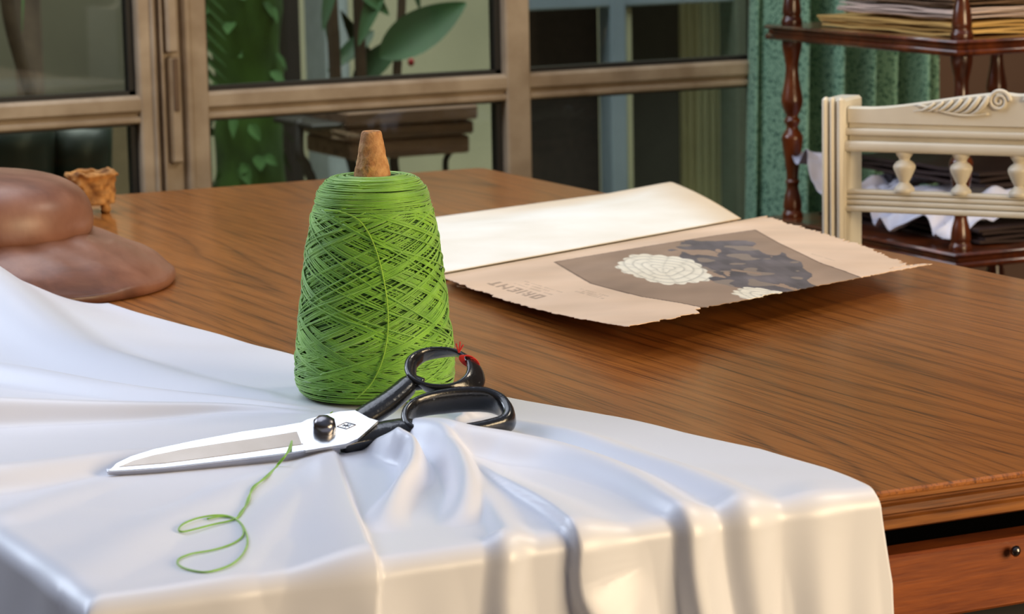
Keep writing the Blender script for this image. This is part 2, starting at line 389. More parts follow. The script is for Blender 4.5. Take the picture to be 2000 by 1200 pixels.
# ------------------------------------------------------------------ satin cloth
def tp(pts, z=0.): return [tuple(un(a, b, z)[:2]) for a, b in pts]
def ridge(XY, pts, wl, wr, hh, pl=1., pr=1.):
    """height field of one fold: pts table XY polyline, hh/wl/wr vary along it; left/right widths"""
    P = np.array(pts, float); n = len(P); hh = np.array(hh, float); wl = np.array(wl, float); wr = np.array(wr, float)
    # refine polyline
    t = np.linspace(0, n-1, n*8); S = spline(P, n*8); H = np.interp(t, range(n), hh); L = np.interp(t, range(n), wl); R = np.interp(t, range(n), wr)
    best = np.full(XY.shape[0], 1e9); out = np.zeros(XY.shape[0])
    for i in range(len(S)-1):
        a, b = S[i], S[i+1]; d = b-a; l2 = d@d+1e-12; q = XY-a; k = (q@d)/l2; kc = np.clip(k, 0, 1)
        c = a+kc[:, None]*d; e = XY-c; dist = np.hypot(e[:, 0], e[:, 1]); side = d[0]*q[:, 1]-d[1]*q[:, 0]
        over = np.zeros_like(k)
        if i == 0: over = np.maximum(-k, 0)*math.sqrt(l2)
        if i == len(S)-2: over = np.maximum(k-1, 0)*math.sqrt(l2)
        h = H[i]+(H[i+1]-H[i])*kc; w = np.where(side > 0, L[i]+(L[i+1]-L[i])*kc, R[i]+(R[i+1]-R[i])*kc)
        g = .5+.5*np.cos(np.pi*np.clip(dist/w, 0, 1)); g = np.where(side > 0, g**pl, g**pr)
        m = dist < best; best[m] = dist[m]; out[m] = (h*g)[m]
    return out
# boundary of the cloth on its right side as X(Y)
bY = np.array([-.40, -.2, -.06, 0, .068, .147, .301, .405, .46, .56, .66, .837, 1.052, 1.25, 1.45, 1.7])
bX = np.array([.562, .556, .550, .538, .543, .541, .507, .476, .462, .430, .401, .379, .352, .335, .325, .32])
rows = np.concatenate([np.linspace(-.34, -.03, 110, endpoint=False), np.linspace(-.03, .04, 50, endpoint=False), np.linspace(.04, .62, 270, endpoint=False), np.linspace(.62, 1.045, 110)])
NS = 400; XL = -.30
S = np.zeros((len(rows), NS)); T = np.zeros_like(S)
for i, y in enumerate(rows):
    xb = np.interp(y, bY, bX); xb = xb + .0015*math.sin(y*25)
    S[i] = np.interp(np.linspace(0, 1, NS), [0, .22, 1], [XL, -.01, xb]); T[i] = y
XY = np.stack([S.ravel(), T.ravel()], 1)
H = np.zeros(len(XY))
def R(px, hh, wl, wr, ext=None, **k):
    global H
    p = [tuple(un(a, b, h_)[:2]) for (a, b), h_ in zip(px, hh)]
    if ext: p = p+ext
    r_ = ridge(XY, p, wl, wr, hh, **k); H = np.maximum(H, r_)+.35*np.minimum(H, r_)
# fan of folds to the left, gathered beneath cone and shears
R([(600, 795), (450, 760), (250, 710), (0, 628), (-200, 560)], [.001, .006, .013, .02, .022], [.010, .03, .05, .06, .07], [.014, .03, .05, .07, .08])
R([(600, 808), (430, 783), (230, 752), (0, 716), (-200, 690)], [.001, .006, .011, .014, .016], [.006, .014, .024, .03, .03], [.006, .011, .016, .022, .03])
R([(600, 816), (430, 800), (230, 792), (0, 785), (-200, 790)], [.001, .006, .013, .019, .021], [.006, .012, .022, .03, .03], [.008, .018, .028, .035, .04])
R([(560, 860), (400, 872), (200, 890), (0, 915), (-200, 935)], [.0, .004, .010, .014, .015], [.01, .02, .028, .034, .04], [.01, .02, .04, .05, .06])
R([(600, 905), (450, 960), (300, 1030), (150, 1120)], [.001, .003, .004, .003], [.012, .03, .04, .04], [.012, .03, .04, .05])
R([(630, 925), (560, 990), (480, 1080), (420, 1150)], [.001, .0035, .003, .001], [.012, .02, .03, .03], [.02, .03, .04, .05])
R([(300, 925), (150, 960), (0, 1010)], [.0, .003, .004], [.03, .03, .03], [.03, .03, .03])
# overlapping layer: steep on its left, easing to the right
R([(645, 884), (668, 950), (700, 1030), (742, 1092)], [.004, .007, .008, .010, .016, .026], [.006, .006, .006, .006, .012, .02], [.03, .05, .06, .07, .07, .06], ext=[(.190, -.10), (.205, -.34)])
# S-shaped rolls in front of the handles
R([(735, 868), (775, 846), (803, 866), (802, 905), (775, 950), (752, 1000), (748, 1050)], [.006, .024, .021, .018, .012, .007, .0], [.014, .014, .014, .014, .015, .018, .02], [.016, .013, .012, .012, .013, .018, .02])
R([(810, 838), (860, 850), (893, 890), (908, 940), (903, 990), (880, 1040)], [.014, .016, .016, .013, .008, .0], [.03, .02, .018, .016, .018, .02], [.02, .018, .016, .016, .02, .02])
# long fold running to the right behind the rolls
R([(800, 836), (900, 836), (1000, 852), (1110, 878), (1230, 930), (1330, 990)], [.012, .020, .017, .013, .010, .009, .018, .026], [.02, .03, .03, .03, .03, .03, .04, .05], [.02, .03, .035, .03, .02, .012, .012, .016], ext=[(.400, -.10), (.45, -.34)])
# layer edge ending at the table edge at (1145,1040)
R([(905, 900), (985, 945), (1070, 990), (1148, 1038)], [.002, .007, .008, .009, .018, .028], [.02, .03, .04, .05, .05, .05], [.005, .005, .005, .006, .014, .02], ext=[(.334, -.10), (.352, -.34)])
R([(900, 905), (945, 970), (985, 1030), (1010, 1070)], [.002, .005, .006, .006, .012], [.02, .02, .02, .02, .03], [.012, .012, .014, .016, .02], ext=[(.255, -.30)])
# folds near the right end
R([(1010, 830), (1120, 850), (1250, 893), (1420, 960), (1500, 1000)], [.003, .008, .009, .008, .007, .010], [.02, .03, .03, .03, .03, .03], [.012, .018, .02, .02, .022, .03], ext=[(.475, -.30)])
R([(1640, 950), (1620, 985)], [.0, .004, .010], [.03, .03, .03], [.03, .03, .03], ext=[(.50, -.30)])
# small puckers inside the lower finger hole
R([(860, 800), (905, 806), (940, 812)], [.002, .007, .003], [.008, .010, .01], [.008, .008, .01])
R([(890, 822), (930, 800)], [.004, .005], [.008, .008], [.008, .008])
# far left end lifts against the brim of the hat block
H += .052*sm((.352-XY[:, 0])/.15)*sm((XY[:, 1]-.70)/.33)
# drop folds on the hanging part
hang = np.clip(-(XY[:, 1])/.2, 0, 1)
H += hang*(.006*np.sin(XY[:, 0]*75+.6)+.004*np.sin(XY[:, 0]*140+2.))
P3 = np.stack([XY[:, 0], XY[:, 1], 0*H], 1); H += .0009*fbm(P3, 14, 1, 2)
flat = np.clip((np.hypot(XY[:, 0]-.392, XY[:, 1]-.486)-.055)/.03, 0, 1)
H = H*np.where(flat < 1, .12+.88*flat, 1); H = np.maximum(H, -.0003)+.0024
# bend over the two table edges (radius 5 mm)
Rb = .010
def bend(t):
    """material distance t (negative = past the edge) -> (along, down, normal_out, normal_up)"""
    a = np.clip((-t+Rb*.785)/Rb, 0, math.pi/2); past = np.maximum(-t+Rb*.785-Rb*math.pi/2, 0)
    al = np.where(a > 0, Rb-Rb*np.sin(a), t+Rb*.215); dn = Rb*(1-np.cos(a))+past
    return al, dn, np.sin(a), np.cos(a)
ya, yd, yo, yu = bend(XY[:, 1]); xa, xd, xo, xu = bend(XY[:, 0])
both = (xd > 1e-6) & (yd > 1e-6)
ya = ya-.0032*yo; xa = xa-.0032*xo
dn = np.where(both, np.hypot(xd, yd), xd+yd)
nx = -xo; ny = -yo; nz = yu*xu; nn = np.sqrt(nx**2+ny**2+nz**2)+1e-9
crn = np.where(both, np.minimum(xd, yd)*.25, 0)
CL = np.stack([xa+nx/nn*(H+crn), ya+ny/nn*(H+crn), TZ-dn+nz/nn*H], 1).reshape(len(rows), NS, 3)
cloth = MB().grid(CL).build('satin_cloth', M['satin'], None, smooth=True, fix=False)
sol = cloth.modifiers.new('thickness', 'SOLIDIFY'); sol.thickness = .0007; sol.offset = -1
tag(cloth, 'white satin cloth in gathered folds draped over the front edge of the wooden table', 'cloth')
def cloth_z(x, y):
    i = np.clip(np.searchsorted(rows, y), 1, len(rows)-1); j = np.argmin(abs(CL[i, :, 0]-x)); return float(CL[i, j, 2]-TZ)

# ------------------------------------------------------------------ yarn cone
cc = un(733, 776); CX, CY = cc[0], cc[1]
yc = thing('yarn_cone', (CX, CY, TZ+.003), 'tall cone of bright green yarn on a brown tube standing on white satin', 'yarn cone')
YP = np.array([(.040, .000), (.0535, .0008), (.0585, .004), (.0615, .010), (.0622, .018), (.0615, .030), (.0590, .055), (.0555, .085), (.0518, .115), (.0475, .140), (.0440, .1545), (.0415, .1625), (.0360, .1685), (.0280, .1715), (.0160, .1725)])
YS = spline(YP, 240); sl_ = np.concatenate([[0], np.cumsum(np.linalg.norm(np.diff(YS, axis=0), axis=1))]); SL = sl_[-1]
def ysurf(s):
    return np.interp(s*SL, sl_, YS[:, 0]), np.interp(s*SL, sl_, YS[:, 1])
base = np.array([CX, CY, TZ+.004])
def spin_tilt(P):     # the cone leans a little to the right, like in the photo
    k = (P[..., 2]-base[2])*.014; return P+k[..., None]*RT
core = MB(); pr = [(float(r)-.0012, float(z)) for r, z in YS[::4]]
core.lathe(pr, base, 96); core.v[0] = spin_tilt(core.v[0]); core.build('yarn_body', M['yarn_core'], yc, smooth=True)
def threads(mb, s, th, rad, lift):
    r, z = ysurf(s); r = r+lift
    # outward along profile normal (mainly radial)
    P = np.stack([base[0]+r*np.cos(th), base[1]+r*np.sin(th), base[2]+z+np.where(s > .9, lift, 0)], 1)
    P = spin_tilt(P); mb.tube(P, rad, 5)
wm = MB()
def passes(s0, s1, th0, turns, lift, rad, wob=0.):
    n = int(80*turns)+8; t = np.linspace(0, 1, n); e = .72*t+.28*(.5-.5*np.cos(np.pi*t))
    threads(wm, s0+(s1-s0)*e+wob*np.sin(t*8+th0), th0+turns*2*math.pi*t, rad, lift)
for k in range(150):     # dense inner windings
    a, b = random.uniform(.10, .2), random.uniform(.72, .86)
    if k % 2: a, b = b, a
    passes(a, b, random.random()*6.28, random.uniform(.9, 1.3), -.0012+.0009*(k/150), .00048, .004)
for k in range(66):      # outer lattice: bundles of parallel strands crossing
    a, b = random.uniform(.11, .17), random.uniform(.76, .81)
    if k % 2: a, b = b, a
    th0 = random.random()*6.28; tn = random.uniform(.82, 1.0); m_ = random.choice((1, 2, 3, 4)); lf = .0000+.0013*(k/66)
    for q in range(m_): passes(a, b, th0+q*.042*random.uniform(.8, 1.15), tn, lf+.0002*random.random(), .00052, .002)
for k in range(190):     # near-level wraps at bottom and at the shoulder
    bot = k % 3 == 0
    t = np.linspace(0, 1, 80); s0 = random.uniform(.05, .30) if bot else random.uniform(.77, .985)
    amp = random.uniform(.002, .012); s_ = s0+amp*np.sin(t*2*math.pi*random.choice((1, 1, 1.5))+random.random()*6)+.004*(t-.5)
    threads(wm, np.clip(s_, .03, .992), random.random()*6.28+2*math.pi*t, .00048, -.0001+.0013*random.random())
for k in range(14):      # a few prominent strands on top
    turns = random.uniform(.5, .9); a, b = random.uniform(.15, .4), random.uniform(.6, .78)
    if k % 2: a, b = b, a
    passes(a, b, random.random()*6.28, turns, .0017, .0006)
wm.build('wound_yarn', M['yarn'], yc, smooth=True, fix=False)
tip = MB(); tz0 = .168
tp_ = [(.0165, tz0-.01), (.0148, tz0), (.0138, tz0+.008), (.0118, tz0+.018), (.0098, tz0+.028), (.0084, tz0+.036), (.0078, tz0+.0385), (.0066, tz0+.0398), (.0045, tz0+.0388), (.004, tz0+.034)]
TP = spline(tp_, 46); tip.lathe([tuple(a) for a in TP], (0, 0, 0), 48)
v = tip.v[0]; fz = np.clip((v[:, 2]-tz0)/.04, 0, 1); rr = 1+(.05*(1-fz))*fbm(v, 260, 2, 3)+.012*fbm(v, 900, 1, 2)
v[:, 0] *= rr; v[:, 1] *= rr; tip.v[0] = spin_tilt(v+base); tip.build('cone_tube', M['cork'], yc, smooth=True)
# loose strand lying against the front of the cone
def cone_hit(px, py, off=.003):
    d = ray(px, py)
    ts = np.linspace(1.9, 2.35, 1500); P = O+ts[:, None]*d; Q = P-((P[:, 2]-base[2])*.014)[:, None]*RT
    rr = np.hypot(Q[:, 0]-base[0], Q[:, 1]-base[1]); z = Q[:, 2]-base[2]
    prr = np.interp(z, YS[:, 1], YS[:, 0])+off
    ins = np.where((rr < prr) & (z > -.01) & (z < .172))[0]
    return P[ins[0]] if len(ins) else None
sp = [(634, 411), (665, 414), (700, 430), (722, 460), (738, 500), (750, 550), (757, 600), (757, 650), (748, 700), (728, 745), (700, 775), (672, 793)]
sp = [q for q in (cone_hit(*p) for p in sp) if q is not None]

# ------------------------------------------------------------------ shears
T0 = un(209, 921, .0065); E0 = un(985, 846, .010)
ax_ = E0-T0; ax_ /= np.linalg.norm(ax_)
bb = np.cross([0, 0, 1.], ax_); bb /= np.linalg.norm(bb); TL = math.radians(27)
vv_ = bb*math.cos(TL)+np.array([0, 0, 1.])*math.sin(TL); nn_ = np.cross(ax_, vv_); nn_ /= np.linalg.norm(nn_)
if nn_[2] < 0: nn_ = -nn_
def spn(px, py, off=0.):
    d = ray(px, py); c = T0+nn_*off; return O+d*(((c-O)@nn_)/(d@nn_))
sh = thing('tailor_shears', un(640, 870, .003), 'large steel tailor shears with black looped handles lying on white satin', 'scissors')
upx = [(209, 921), (222, 910), (245, 899), (290, 884), (350, 872), (420, 859), (500, 846), (560, 836), (583, 832), (598, 822), (630, 812), (665, 805), (694, 803), (722, 818), (740, 822), (722, 838), (700, 858), (676, 868), (640, 874), (560, 886), (480, 896), (400, 905), (320, 914), (250, 919)]
# front blade: thickened plate, ground face inset
poly = np.array([spn(*p) for p in upx])
fb = MB(); fb.prism(poly, -nn_*.0042); blade = fb.build('front_blade', M['steel'], sh)
bv = blade.modifiers.new('bevel', 'BEVEL'); bv.width = .0006; bv.segments = 2; bv.limit_method = 'ANGLE'; bv.angle_limit = .6
inpx = [(232, 912), (260, 900), (300, 889), (360, 877), (430, 866), (500, 856), (556, 847), (580, 843), (590, 868), (555, 873), (480, 884), (400, 895), (320, 905)]
MB().prism([spn(*p, .0003) for p in inpx], -nn_*.0008).build('hollow_ground_face', M['steel2'], blade)
# notch wall where the blade steps up to the pivot plate
MB().prism([spn(*p, .0022) for p in [(583, 829), (600, 820), (632, 811), (665, 804), (694, 802), (721, 817), (738, 822), (721, 838), (699, 857), (676, 867), (640, 873), (597, 880), (590, 862)]], -nn_*.0024).build('pivot_plate', M['steel'], blade)
# lower side bevel of the front blade
sb = MB(); s_in = [(209, 922), (250, 920), (320, 915), (400, 906), (480, 897), (560, 887), (640, 875), (664, 870)]
A_ = np.array([spn(*p, -.0006) for p in s_in]); wv = -vv_*.0022-nn_*.0065; k_ = np.array([.15, .7, 1, 1, 1, 1, 1, 1.])[:, None]
G = np.stack([A_+vv_*.003, A_, A_+wv*k_, A_+wv*k_-nn_*.001+vv_*.004*k_, A_+vv_*.006*k_-nn_*.002], 1); sb.grid(G)
sb.build('blade_bevel', plain('dull_steel', (.42, .42, .46, 1), .3, (.36, .36, .4, 1), 40, 0, Metallic=1.), blade, smooth=False)
# rear blade seen as a bright strip above the front one
rpx = [(212, 920), (226, 905), (255, 891), (300, 877), (380, 860), (470, 843), (540, 833), (580, 826), (640, 815), (700, 812), (720, 840), (640, 870), (500, 885), (300, 912)]
rb = MB().prism([spn(*p, -.0046) for p in rpx], -nn_*.0035).build('rear_blade', M['steel'], sh)
bv = rb.modifiers.new('bevel', 'BEVEL'); bv.width = .0006; bv.segments = 2; bv.limit_method = 'ANGLE'; bv.angle_limit = .6
# pivot screw: domed head with facets
c0 = spn(633, 838, .0022); scw = MB(); thh = np.arange(8)*2*math.pi/8+.3
def disc(r, h, sq=1): return [c0+nn_*h+(ax_*math.cos(t)*1.0+vv_*math.sin(t)*1.02)*r for t in thh]
VV = sum([disc(r, h) for r, h in ((.0085, 0), (.0088, .003), (.0080, .0065), (.0055, .0085), (.002, .0092))], [])
scw.add(VV, [(i*8+j, i*8+(j+1) % 8, (i+1)*8+(j+1) % 8, (i+1)*8+j) for i in range(4) for j in range(8)]+[tuple(range(32, 40))])
o_ = scw.build('pivot_screw', M['screw'], sh, smooth=True)
# maker's diamond mark on the plate
dm = MB()
dpx = [(658, 833), (676, 825), (695, 830), (677, 838)]
for a, b in zip(dpx, dpx[1:]+dpx[:1]): dm.tube([spn(*a, .0024), spn(*b, .0024)], .00025, 6)
for a, b in (((668, 832), (686, 830)), ((671, 829), (683, 834)), ((680, 828), (674, 835))): dm.tube([spn(*a, .0024), spn(*b, .0024)], .0002, 6)
dm.build('diamond_mark', M['screw'], blade)
def handle(px, offs, wid, dep, W, name, parent, closed=True, N=72, sq=2.6):
    """band swept along a pixel path on the shears' plane; W = depth direction, wid/dep half sizes"""
    P = np.array([spn(a, b, c) for (a, b), c in zip(px, offs)])
    Wn = np.linalg.norm(W); Wd = np.array(W)/Wn
    P = cspline(P, N) if closed else spline(P, N)
    T = (np.roll(P, -1, 0)-np.roll(P, 1, 0)) if closed else np.gradient(P, axis=0)
    T /= np.linalg.norm(T, axis=1)[:, None]
    side = np.cross(T, Wd); side /= np.linalg.norm(side, axis=1)[:, None]
    dd = np.cross(side, T)
    dd *= np.sign((dd@Wd))[:, None]
    wi = np.interp(np.linspace(0, 1, N), np.linspace(0, 1, len(wid)), wid)[:, None]; de = np.interp(np.linspace(0, 1, N), np.linspace(0, 1, len(dep)), dep)[:, None]
    return P, side*wi, dd*de
def band(parts, name, parent):
    mb = MB()
    for P, A, B, cl in parts: mb.sweep(P+B, A, B, 14, cl, 2.6)
    return mb.build(name, M['lacquer'], parent, smooth=True)
W1 = RT*.010-UP*.0065+FW*.010
r1 = [(791, 716), (797, 697), (820, 683), (850, 679), (882, 683), (905, 697), (913, 717), (906, 735), (885, 748), (855, 752), (822, 748), (799, 735)]
q1 = handle(r1, [0]*12, [.0024]*2, [.0058, .0058, .0075, .0095, .0085, .006, .0058], W1, '', None)
h1 = handle([(700, 812), (726, 795), (755, 776), (783, 754), (803, 738), (828, 742)], [-.001]*6, [.0080, .0092, .0088, .0082, .0075, .004], [.005, .006, .0065, .0065, .006, .004], -nn_*.006, '', None, False, 24)
band([q1+(True,), h1+(False,)], 'thumb_loop', sh)
W2 = RT*.002-UP*.0105+FW*.007
r2 = [(789, 806), (796, 789), (815, 775), (850, 764), (900, 757), (945, 758), (976, 771), (990, 793), (983, 811), (950, 822), (905, 830), (855, 835), (815, 833), (795, 824)]
q2 = handle(r2, [0]*14, [.0030, .0032, .0045, .005, .0045, .0032, .003], [.0055, .0085, .0105, .0110, .0100, .0060, .0055, .0060, .0055], W2, '', None, True, 90)
h2 = handle([(672, 866), (700, 850), (728, 840), (762, 832), (796, 826), (828, 832)], [-.001]*6, [.0035, .0080, .0105, .0120, .0100, .006], [.005, .0065, .007, .0075, .007, .005], -nn_*.006, '', None, False, 24)
band([q2+(True,), h2+(False,)], 'finger_loop', sh)
# red thread tied round the thumb loop
rd = MB(); c1 = spn(896, 700, 0)
for k in range(5):
    t = np.linspace(0, 2*math.pi, 24); a = (k-2)*.0008
    P = c1+RT*(.004+a)+W1/np.linalg.norm(W1)*.006 + np.outer(np.cos(t), (RT*.4+UP*.9)*.0033)+np.outer(np.sin(t), W1/np.linalg.norm(W1)*.0088)
    rd.tube(P, .00045, 6, True)
for a, b in ((.0035, .010), (-.002, .011), (.001, .0125)): rd.tube(spline([c1+UP*.004, c1+UP*.008+RT*a*.6, c1+UP*b+RT*a], 8), .0006, 6)
tag(rd.build('red_thread', M['red'], None, smooth=True), 'short red thread knotted around the black thumb loop of the shears', 'thread')
for o2 in [x for x in COL.objects if x.name == 'red_thread']: pass
# loose strand: down the cone, under the shears, then out over the cloth
ls = MB(); mid = [un(645, 808, .004)]
ls.tube(spline(np.array(list(sp)+mid), 90), .0006, 6)
ls.build('loose_strand', plain('light_green_strand', srgb(150, 196, 60), .7), yc, smooth=True)
tail = [(590, 830, .012), (580, 832, .015), (574, 850, .012), (566, 872, .010), (556, 893, .006), (540, 912, 0), (515, 935, 0), (497, 952, 0), (485, 972, 0), (478, 992, 0), (466, 1010, 0), (448, 1018, 0), (420, 1024, 0), (385, 1033, 0), (358, 1039, 0), (349, 1035, 0), (358, 1024, 0), (385, 1013, 0), (420, 1007, 0), (448, 1009, 0), (468, 1020, 0), (480, 1040, 0), (483, 1062, 0), (474, 1083, 0), (455, 1101, 0), (430, 1112, 0), (400, 1118, 0), (368, 1113, 0), (348, 1103, 0), (350, 1092, 0), (375, 1082, 0), (410, 1076, 0), (440, 1068, 0), (462, 1058, 0), (475, 1045, 0), (472, 1026, 0), (455, 1012, 0), (430, 1009, 0), (405, 1014, 0)]
TPt = []
for a, b, c in tail:
    z = .003
    for _ in range(3):
        q = un(a, b, z+c); z = cloth_z(q[0], q[1])+.001
    TPt.append(un(a, b, z+c))
tl = MB(); SPp = spline(TPt, 260); tl.tube(SPp, .00065, 6)
h_ = SPp[:70]+np.outer(np.sin(np.linspace(0, 25, 70)), RT*.0012); tl.tube(h_, .0006, 6)
tag(tl.build('green_thread', M['yarn'], None, smooth=True), 'thin green thread curling in loops on the white satin below the shears', 'thread')
# ------------------------------------------------------------------ magazine
mg = thing('old_magazine', un(1150, 540), 'tattered old magazine open at a dahlia picture on the wooden table', 'magazine')
def leaf(name, c00, c10, c11, c01, colf, nu, nv, zf, tear, thick=.0008, seed=0, parent=mg, edge=None):
    """c00..: pixel corners with heights; u along the spine, v away from it"""
    C = [un(*c) for c in (c00, c10, c11, c01)]
    u, v = np.meshgrid(np.linspace(0, 1, nu), np.linspace(0, 1, nv), indexing='ij')
    u0, v0 = u, v
    du, dv = tear(u, v) if tear else (0, 0)
    u = u+du; v = v+dv
    P = (C[0][None, None]*((1-u)*(1-v))[..., None]+C[1]*(u*(1-v))[..., None]+C[2]*(u*v)[..., None]+C[3]*((1-u)*v)[..., None])
    if edge is not None: P = P+edge(u0, v0)
    P[..., 2] += zf(u0, v0)
    colr = colf(u, v, P); mb = MB().grid(P)
    o = mb.build(name, M['page'], parent, smooth=True, col=colr.reshape(-1, 4), fix=False)
    s = o.modifiers.new('thickness', 'SOLIDIFY'); s.thickness = thick; s.offset = -1
    return o
def jag(t, seed, amp):
    """ragged 1-D tear profile"""
    r = np.random.default_rng(seed); k = r.random(90); k2 = r.random(24); k3 = r.random(300)
    a = np.interp(t*89, range(90), k); b = np.interp(t*23+.35*np.sin(t*160), range(24), k2); c = np.interp(t*299, range(300), k3)
    return amp*(.6*a+.55*sm((b-.6)/.2)*b+.2*c)
CR = np.array(srgb(222, 200, 168)); IV = np.array(srgb(251, 246, 235)); BR = np.array(srgb(140, 112, 88)); GY = np.array(srgb(78, 72, 70)); TX = np.array(srgb(120, 98, 84))
def c_front(u, v, P):
    c = np.zeros(u.shape+(4,)); c[:] = srgb(226, 196, 168); n = fbm(P, 18, 1, 3)
    c[..., :3] *= (1-.05*n)[..., None]
    brd = sm((.055-v)/.05)*.35; c = c*(1-brd[..., None])+np.array(srgb(196, 158, 110))*brd[..., None]
    # printed photograph
    uL = np.interp(v, [.1, .44, .7, .86, 1.2], [.278, .214, .215, .24, .26]); uR = np.interp(v, [.17, .41, .73, 1.2], [.868, .814, .757, .74])
    vt = .098+.127*(u-.278)
    ins = (u > uL) & (u < uR) & (v > vt)
    n2 = fbm(P, 40, 2, 3)
    pic = np.array(srgb(158, 132, 110))[None, None]*(1+.07*n2)[..., None]
    Mi = np.linalg.inv(np.array([[.00053, -.00325], [.0019, .0061]])); a_ = Mi[0, 0]*(u-.418)+Mi[0, 1]*(v-.46); b_ = Mi[1, 0]*(u-.418)+Mi[1, 1]*(v-.46)
    wv_ = fbm(np.stack([a_/30, b_/12, 0*a_], -1), 1.6, 3, 3)
    fol = np.zeros(u.shape, bool)
    for (x, y, ra, rb, an) in ((85, -56, 62, 12, -.05), (78, -26, 58, 13, .1), (160, -50, 66, 22, .1), (150, -14, 88, 21, 0), (215, -26, 66, 24, .2), (275, 0, 80, 13, .2), (130, 10, 110, 7, .05), (220, 14, 110, 10, .1), (250, -40, 40, 16, .5), (330, 16, 70, 8, .2)):
        X_ = (a_-x)*math.cos(an)+(b_-y)*math.sin(an); Y_ = -(a_-x)*math.sin(an)+(b_-y)*math.cos(an)
        fol |= (X_/ra)**2+(Y_/rb)**2 < 1+.45*wv_
    fol &= ~((np.abs(b_+13-.0012*(a_-160)**2*.2) < 1.6) & (np.abs(a_-160) < 28)); fol &= ~(np.hypot((a_-112)/6, (b_+48)/4) < 1); fol &= ~(np.hypot((a_-218)/22, (b_+62)/9) < 1)
    pic[fol] = np.array(srgb(98, 90, 90))*(1+.30*wv_[fol]*.8)[:, None]
    lt_ = fol & (fbm(np.stack([a_/40, b_/9, 0*a_], -1), 1.5, 1, 2) > .75); pic[lt_] = np.array(srgb(138, 122, 108))
    for (x, y, ra, rb) in ((0, 0, 92, 28), (215, 26, 95, 15)):
        X_ = (a_-x)/ra; Y_ = (b_-y)/rb; rr = np.hypot(X_, Y_); an = np.arctan2(Y_, X_)
        fl = rr < .90+.09*np.abs(np.sin(an*9+.5))+.05*np.sin(an*5)
        ring = np.floor(rr*5+.3*np.sin(an*3)); pet = np.abs(np.sin(an*(4+2.5*ring)*.5+ring*1.7)); fr_ = (rr*5+.3*np.sin(an*3))-ring
        sh = .80+.16*pet*fr_+.10*(fr_ > .25)-.14*(fr_ < .16)-.12*(pet < .16)
        pc = np.array(srgb(240, 230, 208))[None, None]*np.clip(sh, .5, 1.)[..., None]; pic[fl] = pc[fl]
    pic[..., 3] = 1; c[ins] = pic[ins]
    fr = ins & ((u < uL+.005) | (u > uR-.005) | (v < vt+.007)); c[fr] = np.array(srgb(112, 88, 72))
    # faded headline and small type, read from the far side of the table
    FONT = {'T': ['111', '010', '010', '010', '010'], 'N': ['1001', '1101', '1011', '1001', '1001'], 'E': ['111', '100', '110', '100', '111'], 'I': ['1', '1', '1', '1', '1'], 'R': ['110', '101', '110', '101', '101'], 'O': ['111', '101', '101', '101', '111']}
    def glyphs(u0, v0, du, dv, word, tone, k=.6):
        x = 0
        for ch_ in word:
            g = FONT[ch_]
            for r_, row in enumerate(g):
                for q_, b in enumerate(row):
                    if b == '1':
                        a0 = u0+r_*du; b0 = v0-(x+q_)*dv
                        m = (u > a0-.0003) & (u < a0+du*1.02) & (v < b0) & (v > b0-dv*1.02); c[m] = c[m]*(1-k)+tone*k
            x += len(g[0])+1
    glyphs(.052, .46, .0062, .0125, 'ORIENT', TX)
    for k, (uu, va, vb) in enumerate(((.098, .25, .46), (.112, .28, .42), (.126, .25, .46), (.150, .47, .63), (.160, .50, .60), (.170, .47, .62), (.80, .60, .74))):
        t = (v-va)/(vb-va); m = (np.abs(u-uu) < .0028) & (t > 0) & (t < 1) & (np.sin(v*500+k*3) > -.45) & (np.sin(v*90+k*2.1) > -.85); c[m] = c[m]*.62+TX*.38
    return c
def tear_f(u, v):
    a = -jag(v, 3, .030)*sm((u-.8)/.2)**2-.05*sm((v-.5)/.5)*sm((.985-v)/.03)*sm((u-.8)/.2)
    b = -jag(u, 5, .016)*sm((v-.85)/.15)
    b = b-.045*sm((u-.205)/.02)*sm((v-.85)/.15)
    l = jag(v, 9, .012)*sm((.12-u)/.12)
    return a+l, b
# cover leaf with the picture, its front edge curled up off the table
def zcover(u, v): return .004*np.sin(np.pi*u)*np.sin(np.pi*np.clip(v, 0, 1))-.006*np.sin(np.pi*np.clip(v, 0, 1))*(1-u)**2
leaf('picture_page', (852, 540, .010), (1500, 421, .012), (1842, 521, .022), (1226, 640, .030), c_front, 420, 330, zcover, tear_f, .0006)
def c_under(u, v, P):
    c = np.zeros(u.shape+(4,)); c[:] = srgb(214, 180, 138); c[..., :3] *= (1-.06*fbm(P, 30, 2, 3))[..., None]; return c
leaf('under_page', (858, 548, .004), (1498, 426, .005), (1700, 520, .004), (1205, 618, .008), c_under, 160, 120, lambda u, v: 0*u, lambda u, v: (jag(v, 21, .03)*sm((.12-u)/.12)-jag(v, 22, .03)*sm((u-.85)/.15), -jag(u, 23, .05)*sm((v-.85)/.15)), .0008)
leaf('lower_page', (880, 560, .001), (1480, 432, .001), (1640, 520, .001), (1180, 600, .001), c_under, 80, 60, lambda u, v: 0*u, lambda u, v: (jag(v, 31, .03)*sm((.12-u)/.12), -jag(u, 33, .05)*sm((v-.85)/.15)), .0008)
def c_blank(u, v, P):
    c = np.zeros(u.shape+(4,)); e = np.clip(np.maximum.reduce([sm((v-.70)/.30)*.8*sm((u-.2)/.5), sm((u-.82)/.18)*.9, sm((.03-v)/.03)*.15]), 0, 1)
    c[:] = IV; c = c*(1-.75*e[..., None])+np.array(srgb(222, 188, 140))*.75*e[..., None]; c[..., 3] = 1; return c
def zblank(u, v): return .003*np.sin(np.pi*np.clip(v, 0, 1))-.006*np.sin(np.pi*u)*sm((v-.5)/.5)
